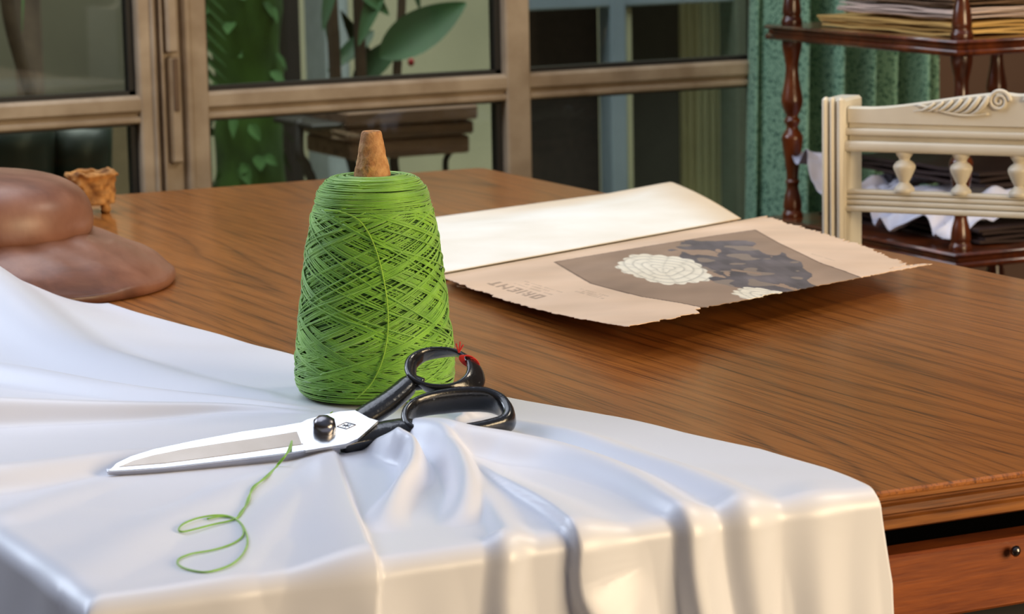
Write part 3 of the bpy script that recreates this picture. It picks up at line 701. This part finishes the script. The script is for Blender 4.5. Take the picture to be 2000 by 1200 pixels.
leaf('blank_page', (860, 535, .008), (1447, 428, .010), (1311, 356, .016), (612, 457, .003), c_blank, 120, 80, zblank, lambda u, v: (-.004*sm((v-.97)/.03)*sm((u-.97)/.03), -.006*sm((u-.97)/.03)*sm((v-.8)/.2)), .0008)
leaf('back_page', (845, 548, .003), (1430, 438, .003), (1290, 366, .005), (580, 464, .002), c_blank, 80, 60, lambda u, v: 0*u, lambda u, v: (.03*sm((v-.8)/.2)*sm((.1-u)/.1), -.10*sm((.06-u)/.06)*sm((v-.85)/.15)), .0014)

# ------------------------------------------------------------------ milliner's hat block
M['block'] = NB('worn_hat_block').set(Roughness=.45, Coat_Weight=.2, Coat_Roughness=.3)
_m = M['block']; _f = _m.noise(_m.coord((9, 9, 9)), 1., 5, .6, .5); _r2 = _m.ramp(_f, [(.3, srgb(76, 42, 28)), (.5, srgb(124, 80, 60)), (.72, srgb(158, 112, 90))]); _m.l(_r2.outputs[0], _m.b.inputs['Base Color'])
_m.bump(_m.noise(_m.coord(), 55, 4), .25, .002); M['block'] = _m.m
hc = un(-62, 562); Hx = np.array([_r[0], _r[1], 0]); Hx /= np.linalg.norm(Hx); Hy = np.array([-Hx[1], Hx[0], 0])
hat = thing('hat_block', (hc[0], hc[1], TZ), 'brown wooden hat block with round crown and sloping brim at the left table side', 'hat block')
ROT = np.array([Hx, Hy, [0, 0, 1]])
bp = [(.207, .0), (.2095, .005), (.2085, .011), (.202, .0165), (.190, .0265), (.170, .0385), (.150, .0475), (.136, .052), (.127, .055)]
BP = spline(bp, 34); bm_ = MB().lathe([tuple(a) for a in BP], hc, 96, 1., .80, True, ROT, 2.25)
bm_.v[0][:, 2] += .0012*fbm(bm_.v[0], 40, 1, 2)*(bm_.v[0][:, 2] > TZ+.01); bm_.v[0][:, 2] = np.maximum(bm_.v[0][:, 2], TZ+.0005)
bm_.build('brim', M['block'], hat, smooth=True)
cp = [(.1245, .052), (.1275, .057), (.129, .065), (.1280, .077), (.1235, .089), (.115, .099), (.100, .108), (.078, .1145), (.05, .1182), (.02, .1195), (.001, .1198)]
CP = spline(cp, 34); c_ = MB().lathe([tuple(a) for a in CP], hc, 96, 1., .86, True, ROT, 2.1)
c_.build('crown', M['block'], hat, smooth=True)
# ------------------------------------------------------------------ small cork stand behind it
cb = un(183, 414); cs = thing('cork_stand', (cb[0], cb[1], TZ), 'small rough golden cork pot on stub feet behind the brown hat block', 'cork pot')
pot = MB().lathe([tuple(a) for a in spline([(.020, .010), (.026, .012), (.027, .022), (.0275, .034), (.029, .043), (.031, .047), (.030, .050), (.026, .050), (.023, .044), (.021, .02), (.001, .018)], 40)], (0, 0, 0), 64)
v = pot.v[0]; rr = 1+.05*fbm(v, 220, 1, 3); v[:, 0] *= rr; v[:, 1] *= rr; v[:, 2] += .0015*fbm(v, 160, 2, 2)*(v[:, 2] > .04); pot.v[0] = v+np.array([cb[0], cb[1], TZ])
M['cork2'] = plain('golden_cork', srgb(206, 150, 84), .8, srgb(122, 74, 30), 90, .8)
pot.build('bowl', M['cork2'], cs, smooth=True)
for k in range(4):
    t = .5+k*math.pi/2; MB().lathe([(.004, 0), (.0065, .004), (.005, .009), (.006, .014)], (cb[0]+.021*math.cos(t), cb[1]+.021*math.sin(t), TZ), 12).build('foot', M['cork2'], cs, smooth=True)

# ------------------------------------------------------------------ cream chair
ZC = 3.16
CA = atd(1655, 260, ZC); cdv = np.array([.592, -.806, 0]); cnv = np.array([-.806, -.592, 0])     # along the back / towards the camera side
def chz(px, py):        # height and distance along the back plane
    d = ray(px, py); t = ((CA-O)@cnv)/(d@cnv); q = O+d*t; return float((q-CA)@cdv), float(q[2])
ch = thing('cream_chair', (CA[0]+.2*cdv[0], CA[1]+.2*cdv[1], 0), 'cream painted chair with carved crest and turned spindles at the right side of the table', 'chair')
AXc = [cdv, cnv, np.array([0, 0, 1.])]
def cbox(mb, s0, s1, d0, d1, z0, z1, bev=.002):
    c = CA*np.array([1, 1, 0])+cdv*(s0+s1)/2+cnv*(d0+d1)/2+np.array([0, 0, (z0+z1)/2])
    mb.obox(c, AXc, [(s1-s0)/2, (d1-d0)/2, (z1-z0)/2], bev)
sP0, zPt = chz(1609, 190); WCH = 2*chz(1988, 220)[0]
def post(s0, s1, ztop):
    mb = MB(); cbox(mb, s0, s1, -.052, .006, 0, ztop-.001, .003)
    w_ = s1-s0
    for a, b in ((.04, .30), (.40, .58), (.70, .98)): cbox(mb, s0+a*w_, s0+b*w_, .0, .012, .45, ztop+.001, .003)
    return mb
post(sP0, -.001, zPt).build('back_post', M['cream'], ch)
post(WCH, WCH-sP0, zPt).build('back_post', M['cream'], ch)
def zat(px, py): return chz(px, py)[1]
def rod(mb, z, r, d): mb.sweep([CA*np.array([1, 1, 0])+cdv*s+cnv*d+np.array([0, 0, z]) for s in (-.002, WCH+.002)], [cnv*r*.8]*2, [np.array([0, 0, 1.])*r]*2, 14, False, 2.6)
# crest rail: flat board whose top sweeps up to a carved centre
zb0 = zat(1800, 243); zc0 = zat(1665, 209)
cr = MB(); ss = np.linspace(0, WCH, 90); mid_ = WCH/2
CH_ = zat(1935, 180)-zc0
def crest_h(q): return CH_*(sm(1-np.abs(q-mid_)/(mid_*.80)*.9)**.9)*(1-.10*np.exp(-((q-mid_)/.012)**2))
topz = zc0+crest_h(ss)
pts = [CA*np.array([1, 1, 0])+cdv*s+np.array([0, 0, z]) for s, z in zip(ss, topz)]
bot = [CA*np.array([1, 1, 0])+cdv*s+np.array([0, 0, zb0]) for s in ss]
G = np.stack([np.array(bot)-cnv*.016, np.array(bot)-cnv*.0, np.array(pts)-cnv*.0-np.array([0, 0, .002]), np.array(pts)-cnv*.004, np.array(pts)-cnv*.012, np.array(pts)-cnv*.016-np.array([0, 0, .002]), np.array(bot)-cnv*.016], 1)
cr.grid(G); crest = cr.build('crest_rail', M['cream'], ch, auto=40)
# carving: scrolls and feather leaves in relief
cv = MB(); base_c = CA*np.array([1, 1, 0])+cnv*.0008
def cpt(s, z, d=0): return base_c+cdv*s+np.array([0, 0, z])+cnv*d
for sg in (-1, 1):
    cs_, cz = mid_+sg*.021, zc0+CH_*.52
    th_ = np.linspace(0, 4.2*math.pi, 70); r_ = np.linspace(.0125, .0015, 70)
    cv.tube([cpt(cs_-sg*r*math.cos(t), cz+r*math.sin(t), .0005) for r, t in zip(r_, th_)], np.linspace(.0026, .0014, 70), 8)
    for k in range(7):
        s0 = cs_+sg*(.012+.0105*k); zt = zc0+crest_h(s0)-.003; sc_ = 1-.09*k
        P = spline([cpt(s0, zt, 0), cpt(s0+sg*.004, zt-.008*sc_, .0025), cpt(s0+sg*.013, zt-.017*sc_, .0018), cpt(s0+sg*.024, zt-.021*sc_, 0)], 14)
        P[:, 2] = np.maximum(P[:, 2], zc0-.010); cv.tube(P, np.interp(np.linspace(0, 1, 14), [0, .4, 1], [.0032, .0036, .0008])*sc_, 8)
    P = spline([cpt(cs_+sg*.012, zc0-.004, 0), cpt(cs_+sg*.045, zc0-.006, .0015), cpt(cs_+sg*.095, zc0+.004, 0)], 16); cv.tube(P, .0016, 8)
cv.build('carving', M['cream'], crest, smooth=True)
ur = MB(); z1a, z1b = zat(1800, 254), zat(1800, 268); z2a, z2b = zat(1800, 278), zat(1800, 300)
cbox(ur, 0, WCH, -.016, -.004, z2b+.001, zb0+.001, .001)
rod(ur, (z1a+z1b)/2, (z1a-z1b)/2, .0); rod(ur, (z2a+z2b)/2, (z2a-z2b)/2, .001)
ur.build('upper_rail', M['cream'], ch, auto=40)
lr = MB(); zz = [zat(1700, y) for y in (371, 381, 391, 402, 415)]
cbox(lr, 0, WCH, -.016, -.004, zz[-1]+.001, zz[0]-.001, .001)
for a, b in zip(zz[:-1], zz[1:]): rod(lr, (a+b)/2, (a-b)/2*.92, -.001 if b != zz[-1] else .001)
lr.build('lower_rail', M['cream'], ch, auto=40)
zt_, zb_ = z2b+.001, zz[0]-.002; hS = zt_-zb_
s_a = chz(1763, 330)[0]; s_b = chz(1874, 335)[0]; dS = s_b-s_a; k = 0
prf = [(.011, 0), (.0115, .06), (.0105, .12), (.0055, .24), (.0065, .30), (.0100, .46), (.0125, .60), (.0120, .68), (.0085, .76), (.0060, .80), (.0072, .86), (.0095, .93), (.0100, 1)]
SPR = [(float(a), float(b)*hS) for a, b in spline(prf, 40)]
s0 = s_a
while s0-dS > .03: s0 -= dS
sp0 = None
while s0 < WCH-.02:
    c = CA*np.array([1, 1, 0])+cdv*s0-cnv*.006+np.array([0, 0, zb_])
    if sp0 is None: sp0 = MB().lathe(SPR, c, 24).build('spindle', M['cream'], ch, smooth=True); sc0 = c
    else:
        q = sp0.copy(); COL.objects.link(q); q.parent = ch; q.location = tuple(c-sc0)
    s0 += dS
cbase = CA*np.array([1, 1, 0])
seat = MB(); cbox(seat, -.02, WCH+.02, .006, .40, .42, .46, .008); seat.build('seat', M['cream'], ch)
for s in (.0, WCH): 
    c = cbase+cdv*s+cnv*.37; MB().lathe([(.013, 0), (.017, .05), (.012, .1), (.02, .3), (.018, .42)], c, 16).build('leg', M['cream'], ch, smooth=True)

# ------------------------------------------------------------------ étagère (open shelf stand)
ZS = 3.6; EA = atd(1872, 78, ZS); EX, EY = float(EA[0]), float(EA[1]); EL = .45; EWd = .395
sh1 = float(EA[2]); sh2 = float(atd(1880, 503, ZS)[2])
et = thing('shelf_stand', (EX+EWd/2, EY+EL/2, 0), 'dark wooden shelf stand with turned posts in the corner behind the cream chair', 'shelf stand')
def tier(z):
    mb = MB(); mb.box((EX-.012, EY-.012, z-.006), (EX+EWd+.012, EY+EL+.012, z), .003)
    mb.box((EX-.007, EY-.007, z-.013), (EX+EWd+.007, EY+EL+.007, z-.005), .002)
    mb.box((EX-.011, EY-.011, z-.021), (EX+EWd+.011, EY+EL+.011, z-.012), .003); return mb
for z in (sh1+.332, sh1, sh2, sh2-.33): tier(z).build('shelf', M['darkwood'], et, auto=40)
hh = sh1-.021-sh2
pp = [(.0150, 0), (.0150, .02), (.0125, .04), (.0135, .06), (.0120, .11), (.0085, .17), (.0105, .20), (.0085, .22), (.0105, .30), (.0150, .42), (.0150, .46), (.0085, .50), (.0095, .52), (.0120, .545), (.0085, .57), (.0120, .60), (.0155, .645), (.0150, .68), (.0105, .78), (.0095, .86), (.0135, .94), (.0145, .97), (.0145, 1)]
def pprof(h): return [(float(a), float(b)*h) for a, b in spline(pp, 90)]
pprofs = pprof(hh)
first = MB().lathe(pprofs, (EX+.018, EY+.018, sh2), 28).build('post', M['darkwood'], et, smooth=True)
for lv, z in enumerate((sh2-.33, sh2, sh1)):
    h = (sh2-.021-(sh2-.33)) if lv == 0 else (hh if lv == 1 else .311)
    for a, b in ((0, 0), (0, 1), (1, 0), (1, 1)):
        if lv == 1 and (a, b) == (0, 0): continue
        MB().lathe(pprof(h), (EX+.018+a*(EWd-.036), EY+.018+b*(EL-.036), z), 28).build('post', M['darkwood'], et, smooth=True)
for a, b in ((0, 0), (0, 1), (1, 0), (1, 1)):
    MB().lathe([(.010, 0), (.014, .02), (.012, .08), (.016, max(.1, sh2-.33-.021))], (EX+.018+a*(EWd-.036), EY+.018+b*(EL-.036), 0), 20).build('foot', M['darkwood'], et, smooth=True)
# papers on the shelves
def sheet_stack(name, x0, y0, x1, y1, z0, n, dz, cols, label, cat, sag=.0, seed=1):
    r = np.random.default_rng(seed); mb = MB()
    for k in range(n):
        a, b, c, d = r.normal(0, .004, 4); z = z0+k*dz
        u, v = np.meshgrid(np.linspace(x0+a, x1+b, 14), np.linspace(y0+c, y1+d, 14), indexing='ij')
        G = np.stack([u, v, z+dz*.45+.0012*fbm(np.stack([u, v, 0*u+k], -1), 22, k, 2)+0*u], -1)
        G2 = G.copy(); G2[..., 2] -= dz*.6; mb.grid(G); mb.grid(G2)
        per = [(i, 0) for i in range(14)]+[(13, j) for j in range(1, 14)]+[(i, 13) for i in range(12, -1, -1)]+[(0, j) for j in range(12, 0, -1)]
        L = len(per); vs = [G[i, j] for i, j in per]+[G2[i, j] for i, j in per]; mb.add(vs, [(q, (q+1) % L, (q+1) % L+L, q+L) for q in range(L)])
    o = mb.build(name, cols, None, fix=False); return tag(o, label, cat)
M['yellowp'] = plain('yellow_card', srgb(224, 186, 112), .7, srgb(206, 164, 92), 10)
M['pinkp'] = plain('pale_paper', srgb(226, 204, 190), .7, srgb(206, 184, 172), 10)
M['brownp'] = plain('brown_paper', srgb(150, 122, 96), .8, srgb(112, 84, 60), 30)
M['whitep'] = plain('white_paper', srgb(226, 226, 240), .6, srgb(206, 206, 224), 10)
M['leather'] = plain('dark_leather', srgb(62, 44, 42), .5, srgb(44, 30, 28), 8)
sheet_stack('yellow_folder_stack', EX+.022, EY+.04, EX+.36, EY+.37, sh1+.002, 4, .0045, M['yellowp'], 'stack of yellow card folders lying on the upper shelf under pale papers', 'folders', seed=2)
sheet_stack('pale_paper_stack', EX+.03, EY+.05, EX+.36, EY+.33, sh1+.022, 5, .003, M['pinkp'], 'stack of pale pinkish papers lying on top of the yellow folders', 'papers', seed=3)
sheet_stack('brown_paper_stack', EX+.04, EY+.06, EX+.37, EY+.31, sh1+.039, 4, .003, M['brownp'], 'stack of brownish papers topping the pile on the upper shelf', 'papers', seed=4)
sheet_stack('dark_album', EX+.06, EY+.03, EX+.40, EY+.42, sh2+.002, 4, .006, M['leather'], 'dark brown album lying flat on the lower shelf behind the chair', 'album', seed=5)
sheet_stack('dark_leather_folder', EX+.12, EY+.12, EX+.40, EY+.43, sh2+.066, 3, .008, M['leather'], 'dark leather folder on top of the crumpled white papers on the lower shelf', 'folder', seed=6)
# crumpled white papers between
r = np.random.default_rng(8)
def crumple(name, x0, x1, y0, y1, z, amp, label, seed, tilt=0.):
    u, v = np.meshgrid(np.linspace(0, 1, 60), np.linspace(0, 1, 60), indexing='ij')
    P = np.stack([x0+(x1-x0)*u, y0+(y1-y0)*v, 0*u], -1)
    h = -.024*(1-sm(u/.22))*(seed == 1)+amp*np.abs(fbm(P*np.array([1, 2.2, 1]), 12, seed, 2))+amp*.2*np.abs(fbm(P, 60, seed+1, 2))+tilt*(1-u)
    P[..., 0] += .010*fbm(P, 20, seed+2, 2); P[..., 1] += .010*fbm(P, 24, seed+3, 2); P[..., 2] = z+h
    o = MB().grid(P).build(name, M['whitep'], None, smooth=False, fix=False); s = o.modifiers.new('thickness', 'SOLIDIFY'); s.thickness = .0006; s.offset = 1
    return tag(o, label, 'paper', 'crumpled white papers on the lower shelf')
crumple('crumpled_paper', EX+.022, EX+.33, EY+.045, EY+.27, sh2+.029, .018, 'crumpled white sheet sticking out towards the near corner of the lower shelf', 1)
crumple('crumpled_paper', EX+.0, EX+.33, EY+.29, EY+.42, sh2+.032, .034, 'crumpled white sheet bunched near the left post of the lower shelf', 2, 0)

# ------------------------------------------------------------------ green curtain
mc = NB('green_speckled_curtain').set(Roughness=.9, Sheen_Weight=.2); vo = mc.n('ShaderNodeTexVoronoi'); vo.inputs['Scale'].default_value = 190; mc.l(mc.coord((1, 1, 1)), vo.inputs[0])
no = mc.noise(mc.coord(), 130, 3); ad = mc.n('ShaderNodeMath', operation='ADD'); mc.l(vo.outputs['Distance'], ad.inputs[0]); mc.l(no, ad.inputs[1])
rc = mc.ramp(ad.outputs[0], [(.62, srgb(22, 84, 66)), (.98, srgb(104, 160, 130))]); rc.color_ramp.elements[0].position = .74; rc.color_ramp.elements[1].position = .98; rc.color_ramp.elements[1].color = srgb(140, 182, 150); rc.color_ramp.elements[0].color = srgb(20, 82, 64)
mc.l(rc.outputs[0], mc.b.inputs['Base Color']); M['curtain'] = mc.m
YC = 2.40; xa0, xb0 = float(onY(1518, 250, YC)[0]), float(onY(1800, 250, YC)[0])
s = np.linspace(0, 1, 260); z = np.linspace(.12, 2.3, 60); SS, ZZ = np.meshgrid(s, z, indexing='ij')
fold = .028*np.sin(SS*2*math.pi*5.6+.4+.9*np.sin(SS*7))+.010*np.sin(SS*2*math.pi*9.1+ZZ*.8)
fold[...] = np.sign(fold)*np.abs(fold)**.85*1.6
spread = 1+.05*(1.2-ZZ)
G = np.stack([xa0+(xb0-xa0)*SS*1.0-(.03*(1.15-ZZ))*(1-SS), YC+fold*.9, ZZ], -1)
cu = MB().grid(G).build('curtain', M['curtain'], None, smooth=True, fix=False); so = cu.modifiers.new('thickness', 'SOLIDIFY'); so.thickness = .0015
tag(cu, 'green speckled curtain hanging in folds beside the window behind the shelf stand', 'curtain')
rdm = MB().tube([(xa0-.6, YC-.0, 2.315), (xb0+.1, YC, 2.315)], .012, 12).build('curtain_rod', M['darkwood']); tag(rdm, 'dark wooden rod above the green curtain', 'curtain rod')

# ------------------------------------------------------------------ courtyard beyond the windows
struct(MB().box((-3, YW+.13, -.06), (6.5, 6.6, -.01)).build('floor_courtyard', M['stucco']))
YB = 5.6
struct(MB().box((-2, YB, -.01), (6.4, YB+.15, 3.4)).build('wall_courtyard', M['stucco']))
M['leaf'] = plain('dark_green_leaf', srgb(26, 74, 24), .6, srgb(18, 46, 20), 6)
M['leaf2'] = plain('mid_green_leaf', srgb(58, 96, 40), .85, srgb(36, 66, 28), 8)
M['moss'] = plain('mossy_green', srgb(66, 104, 34), .9, srgb(26, 48, 18), 7, .5)
M['bark'] = plain('grey_brown_bark', srgb(84, 68, 54), .9, srgb(60, 46, 36), 20, .5)
M['iron'] = plain('dark_iron', srgb(34, 28, 26), .6)
M['bluef'] = plain('pale_blue_paint', srgb(142, 156, 172), .5, srgb(126, 140, 156), 5)
M['greyf'] = plain('grey_green_paint', srgb(96, 102, 90), .6, srgb(84, 90, 80), 5)
M['darkp'] = plain('dark_screen', srgb(52, 42, 38), .8, srgb(42, 34, 31), 60)
M['palec'] = plain('pale_blind', srgb(186, 184, 156), .9, srgb(170, 168, 142), 5)
M['wcrate'] = wood('weathered_planter', srgb(70, 50, 40), srgb(108, 80, 64), srgb(136, 106, 88), (3, 30, 40), .8, .3)
def xy(px, Y, py=180): return float(onY(px, py, Y)[0])
def zy(px, py, Y): return float(onY(px, py, Y)[2])
# right: garden door of the opposite wing
Yd = 3.9
gd = struct(MB().box((xy(1182, Yd), Yd-.03, 0), (xy(1213, Yd), Yd+.03, 2.4), .004).box((xy(1000, Yd), Yd-.027, zy(1200, 12, Yd)), (xy(1440, Yd), Yd+.027, zy(1200, 12, Yd)+.09), .004).box((xy(1000, Yd)-.03, Yd-.03, 0), (xy(1000, Yd), Yd+.03, 2.4), .004).build('door_1', M['bluef']))
MB().box((xy(1214, Yd), Yd-.02, 0), (xy(1228, Yd), Yd+.02, zy(1200, 14, Yd)), .003).build('door_bead', M['palec'], gd)
MB().box((xy(1000, Yd), Yd+.03, 0), (xy(1182, Yd), Yd+.05, zy(1200, 14, Yd))).build('door_panel', M['darkp'], gd)
MB().box((xy(1214, Yd), Yd+.03, 0), (xy(1340, Yd), Yd+.05, zy(1200, 14, Yd))).build('door_panel', plain('dark_olive_screen', srgb(50, 50, 44), .8), gd)
pb = MB(); n = 40; xs = np.linspace(xy(1340, Yd), xy(1422, Yd), n); G = np.stack([np.stack([xs, Yd+.04+.008*np.sin(np.arange(n)*.9), np.full(n, zq)], 1) for zq in (0, 1., 2.3)], 0); pb.grid(G)
pb.build('door_blind', M['palec'], gd, smooth=True, fix=False).modifiers.new('t', 'SOLIDIFY').thickness = .002
g2 = struct(MB().box((xy(1422, Yd), Yd-.04, 0), (xy(1443, Yd), Yd+.06, 2.6), .004).box((xy(1447, Yd), Yd-.05, 0), (xy(1478, Yd), Yd+.06, 2.6), .004).box((xy(1478, Yd), Yd-.01, 0), (xy(1800, Yd), Yd+.06, 2.6), .004).build('door_2', M['greyf']))
for a, b in ((30, 60), (255, 285)): MB().box((xy(1476, Yd), Yd-.06, zy(1478, b, Yd)), (xy(1484, Yd), Yd-.04, zy(1478, a, Yd)), .002).build('hinge', M['iron'], g2)
# iron post and pale column
Yp = 4.3
tag(MB().box((xy(553, Yp), Yp-.03, 0), (xy(581, Yp), Yp+.03, 2.8), .004).build('iron_post', M['iron']), 'dark upright iron post in the courtyard right of the mossy green column', 'post')
tag(MB().box((xy(626, 4.9), 4.85, 0), (xy(672, 4.9), 5.0, 3.0), .01).build('blue_pillar', plain('blue_grey_render', srgb(150, 158, 162), .8)), 'pale blue-grey pillar outside behind the plant stems', 'pillar')
# mossy column of climbing foliage
Ym = 3.7; mx_ = (xy(405, Ym)+xy(552, Ym))/2; rm = (xy(552, Ym)-xy(405, Ym))/2*.9
mt = thing('mossy_column', (mx_, Ym, 0), 'tall column of green climbing foliage outside the middle window', 'climbing plant')
mb = MB().lathe([(rm*(.95 if z_ < 1.2 else .95-.12*(z_-1.2)), z_) for z_ in np.linspace(0, 2.8, 70)], (0, 0, 0), 64)
v = mb.v[0]; rr = 1+.12*fbm(v, 9, 2, 3)+.04*fbm(v, 40, 1, 2); v[:, 0] *= rr; v[:, 1] *= rr; mb.v[0] = v+np.array([mx_, Ym, 0]); mb.build('moss_body', M['moss'], mt, smooth=True)
def leaf_mesh(mb, p, d, nrm, L, W, droop=.2, n=8):
    """one broad leaf from p along d"""
    d = np.array(d, float); d /= np.linalg.norm(d); nrm = np.array(nrm, float); sd = np.cross(d, nrm); sd /= np.linalg.norm(sd)+1e-9; nr = np.cross(sd, d)
    rows_ = []
    for i in range(n+1):
        t = i/n; wd = W*math.sin(math.pi*min(1, t**.8*.98+.01))**.8; c = np.array(p)+d*L*t+np.array([0, 0, -droop*L*t*t])
        rows_.append([c-sd*wd+nr*wd*.25, c-sd*wd*.5+nr*wd*.08, c, c+sd*wd*.5+nr*wd*.08, c+sd*wd+nr*wd*.25])
    mb.grid(rows_)
lm = MB()
for k in range(260):
    t = random.random()*6.28; z_ = random.uniform(.2, 2.6); p = (mx_+rm*math.cos(t)*1., Ym+rm*math.sin(t)*1., z_)
    leaf_mesh(lm, p, (math.cos(t)*.6+random.gauss(0, .4), math.sin(t)*.6, random.uniform(-1, .3)), (math.cos(t), math.sin(t), .3), random.uniform(.02, .045), random.uniform(.008, .014), .3, 4)
lm.build('leaves', M['leaf2'], mt, fix=False)
# broad leaved plant with thick canes in a planter
Yq = 3.5
pl = thing('potted_plant', (xy(740, Yq), Yq, 0), 'dark broad-leaved plant with brown canes growing from the weathered planter outside', 'plant')
for px0, px1, rad in ((648, 655, .011), (700, 705, .0105), (785, 775, .008)):
    MB().tube(spline([onY(px1+4, 260, Yq), onY(px1, 150, Yq), onY(px0, 0, Yq), onY(px0-4, -160, Yq), onY(px0-10, -330, Yq)], 20), np.linspace(rad*1.15, rad, 20), 12).build('cane', M['bark'], pl, smooth=True)
bl = MB()
def pleaf(a, b, W, Yl=Yq-.05, droop=.0):
    A = onY(a[0], a[1], Yl); B = onY(b[0], b[1], Yl-.03); d = B-A; leaf_mesh(bl, A, d, (-.35, -.8, .4), np.linalg.norm(d), W, droop, 14)
pleaf((742, 112), (910, 6), .043); pleaf((690, 165), (790, 70), .026, Yq+.03); pleaf((730, 60), (640, 140), .018, Yq+.04)
pleaf((640, -20), (660, 150), .014, Yq+.05); pleaf((760, -80), (700, 90), .018); pleaf((690, -40), (760, 30), .016); pleaf((790, -120), (820, 20), .012, Yq+.1)
pleaf((655, -60), (630, 60), .012); pleaf((735, 150), (665, 20), .015, Yq+.08); pleaf((760, -150), (900, -180), .03); pleaf((700, -150), (600, -200), .03)
bl.build('leaves', M['leaf'], pl, smooth=True, fix=False)
MB().lathe([(.001, 0), (.006, .004), (.007, .010), (.003, .016)], onY(803, 130, Yq-.02), 12).build('flower_bud', plain('red_bud', srgb(160, 30, 34), .6), pl, smooth=True)
# planter on iron legs
pt = thing('planter_table', (xy(740, Yq), Yq, 0), 'weathered brown wooden planter on curved iron legs outside the middle window', 'planter')
za, zb2 = zy(740, 205, Yq), zy(740, 298, Yq)
trough = MB(); cxx = xy(740, Yq)
x0_, x1_ = xy(668, Yq-.1), xy(925, Yq-.1)
for k, (q0, q1) in enumerate(((.0, .30), (.33, .60), (.63, 1.))):
    trough.box((x0_+.006*k, Yq-.12+.004*k, za-(za-zb2)*q1), (x1_-.008*k, Yq+.12, za-(za-zb2)*q0), .004)
trough.build('trough', M['wcrate'], pt)
MB().box((xy(575, Yq-.02), Yq-.10, zy(640, 242, Yq)), (xy(700, Yq-.02), Yq+.1, zy(640, 232, Yq)), .003).build('side_tray', M['iron'], pt)
for pxa, pxb in ((585, 600), (690, 690), (790, 770), (900, 870)):
    MB().tube(spline([onY(pxa, 236 if pxa < 600 else 280, Yq-.02), onY((pxa+pxb)/2-8, 300, Yq-.04), onY(pxb, 330, Yq-.04), onY(pxb+14, 420, Yq-.04), np.array([xy(pxb, Yq), Yq, 0])], 26), .010 if pxa != 900 else .006, 10).build('leg', M['iron'], pt, smooth=True)
# low fern in front of the pale wall, and tangled leaves under the planter
def clump(name, c, n, L, W, mat, label, cat, up=1., seed=3, droop=.5):
    rr = random.Random(seed); mb = MB()
    for k in range(n):
        t = rr.random()*6.28; e = rr.uniform(.3, 1.2)*up
        leaf_mesh(mb, (c[0]+rr.gauss(0, .02), c[1]+rr.gauss(0, .02), c[2]+rr.uniform(0, .05)), (math.cos(t), math.sin(t)*.6, e), (0, -.6, .8), L*rr.uniform(.6, 1.2), W*rr.uniform(.7, 1.2), droop, 8)
    return tag(mb.build(name, mat, None, smooth=True, fix=False), label, cat)
clump('leafy_shrub', (xy(655, 4.35), 4.35, .2), 40, .34, .024, M['leaf'], 'dark leafy shrub growing on the ground under the planter outside', 'shrub', 1.3)
clump('leafy_shrub', (xy(815, 3.95), 3.95, .2), 26, .30, .022, M['leaf'], 'dark low shrub to the right under the planter outside', 'shrub', 1.4, 5)
clump('palm', (xy(60, 4.2), 4.2, 1.0), 40, .5, .010, M['leaf2'], 'drooping narrow-leaved palm outside the left window', 'palm', 1.5, 6, .9)
MB().tube([(xy(60, 4.2), 4.2, 0), (xy(60, 4.2), 4.2, 1.05)], .03, 12).build('palm_trunk', M['bark'], [o for o in COL.objects if o.name == 'palm'][0], smooth=True)
pf = MB()
for k in range(13):
    pf_y = -150+k*26; A = onY(372, pf_y, 3.3); B = onY(436, pf_y+58, 3.28); leaf_mesh(pf, A, B-A, (0, -1, .2), float(np.linalg.norm(B-A))*1.1, .0058, .1, 6)
sp_ = MB()
fr_ = thing('palm_frond', onY(372, 150, 3.3), 'green palm frond with striped leaflets left of the mossy column', 'palm frond')
pf.build('leaflets', M['leaf2'], fr_, fix=False); MB().tube([onY(371, -260, 3.3), onY(373, 60, 3.3), onY(380, 420, 3.3), np.array([xy(384, 3.3), 3.3, 0])], .005, 8).build('stem', M['bark'], fr_, smooth=True)
# left pane: dim wall, diagonal branch, pale pillar, dark pots
struct(MB().box((-1.6, 4.6, 0), (xy(300, 4.6), 4.7, 2.9)).build('wall_left_courtyard', plain('dim_olive_wall', srgb(96, 92, 76), .9, srgb(78, 74, 62), 3)))
tag(MB().tube(spline([onY(5, -80, 3.8), onY(20, 40, 3.8), onY(50, 150, 3.8), onY(80, 260, 3.8), onY(95, 420, 3.8), np.array([xy(98, 3.8), 3.8, 0])], 30), .014, 10).build('slanted_branch', M['bark'], None, smooth=True), 'thin brown branch slanting down outside the left window', 'branch')
tag(MB().box((xy(190, 3.9), 3.85, 0), (xy(266, 3.9), 3.98, zy(220, 190, 3.9)), .01).build('stone_pedestal', plain('pale_stone', srgb(150, 132, 108), .9)), 'pale stone pedestal outside behind the lower left pane', 'pedestal')
for px_, py_, rr_, lb in ((20, 235, .075, 'large dark plant pot outside at the far left behind the window'), (150, 250, .058, 'smaller dark plant pot outside beside the stone pedestal')):
    zt2 = zy(px_, py_, 3.5); tag(MB().lathe([(rr_*.7, 0), (rr_*.95, zt2*.8), (rr_*1.05, zt2*.93), (rr_*1.1, zt2), (rr_*.95, zt2), (rr_*.9, zt2*.9)], (xy(px_, 3.5), 3.5, 0), 32).build('plant_pot', plain('dark_glazed_pot', srgb(34, 40, 34), .4), None, smooth=True), lb, 'plant pot')

for _o in COL.objects:
    if _o.parent is None and _o.name.startswith('plant_pot'): _o['group'] = 'dark plant pots outside the left window'
    if _o.parent is None and _o.name.startswith('leafy_shrub'): _o['group'] = 'dark shrubs under the planter'
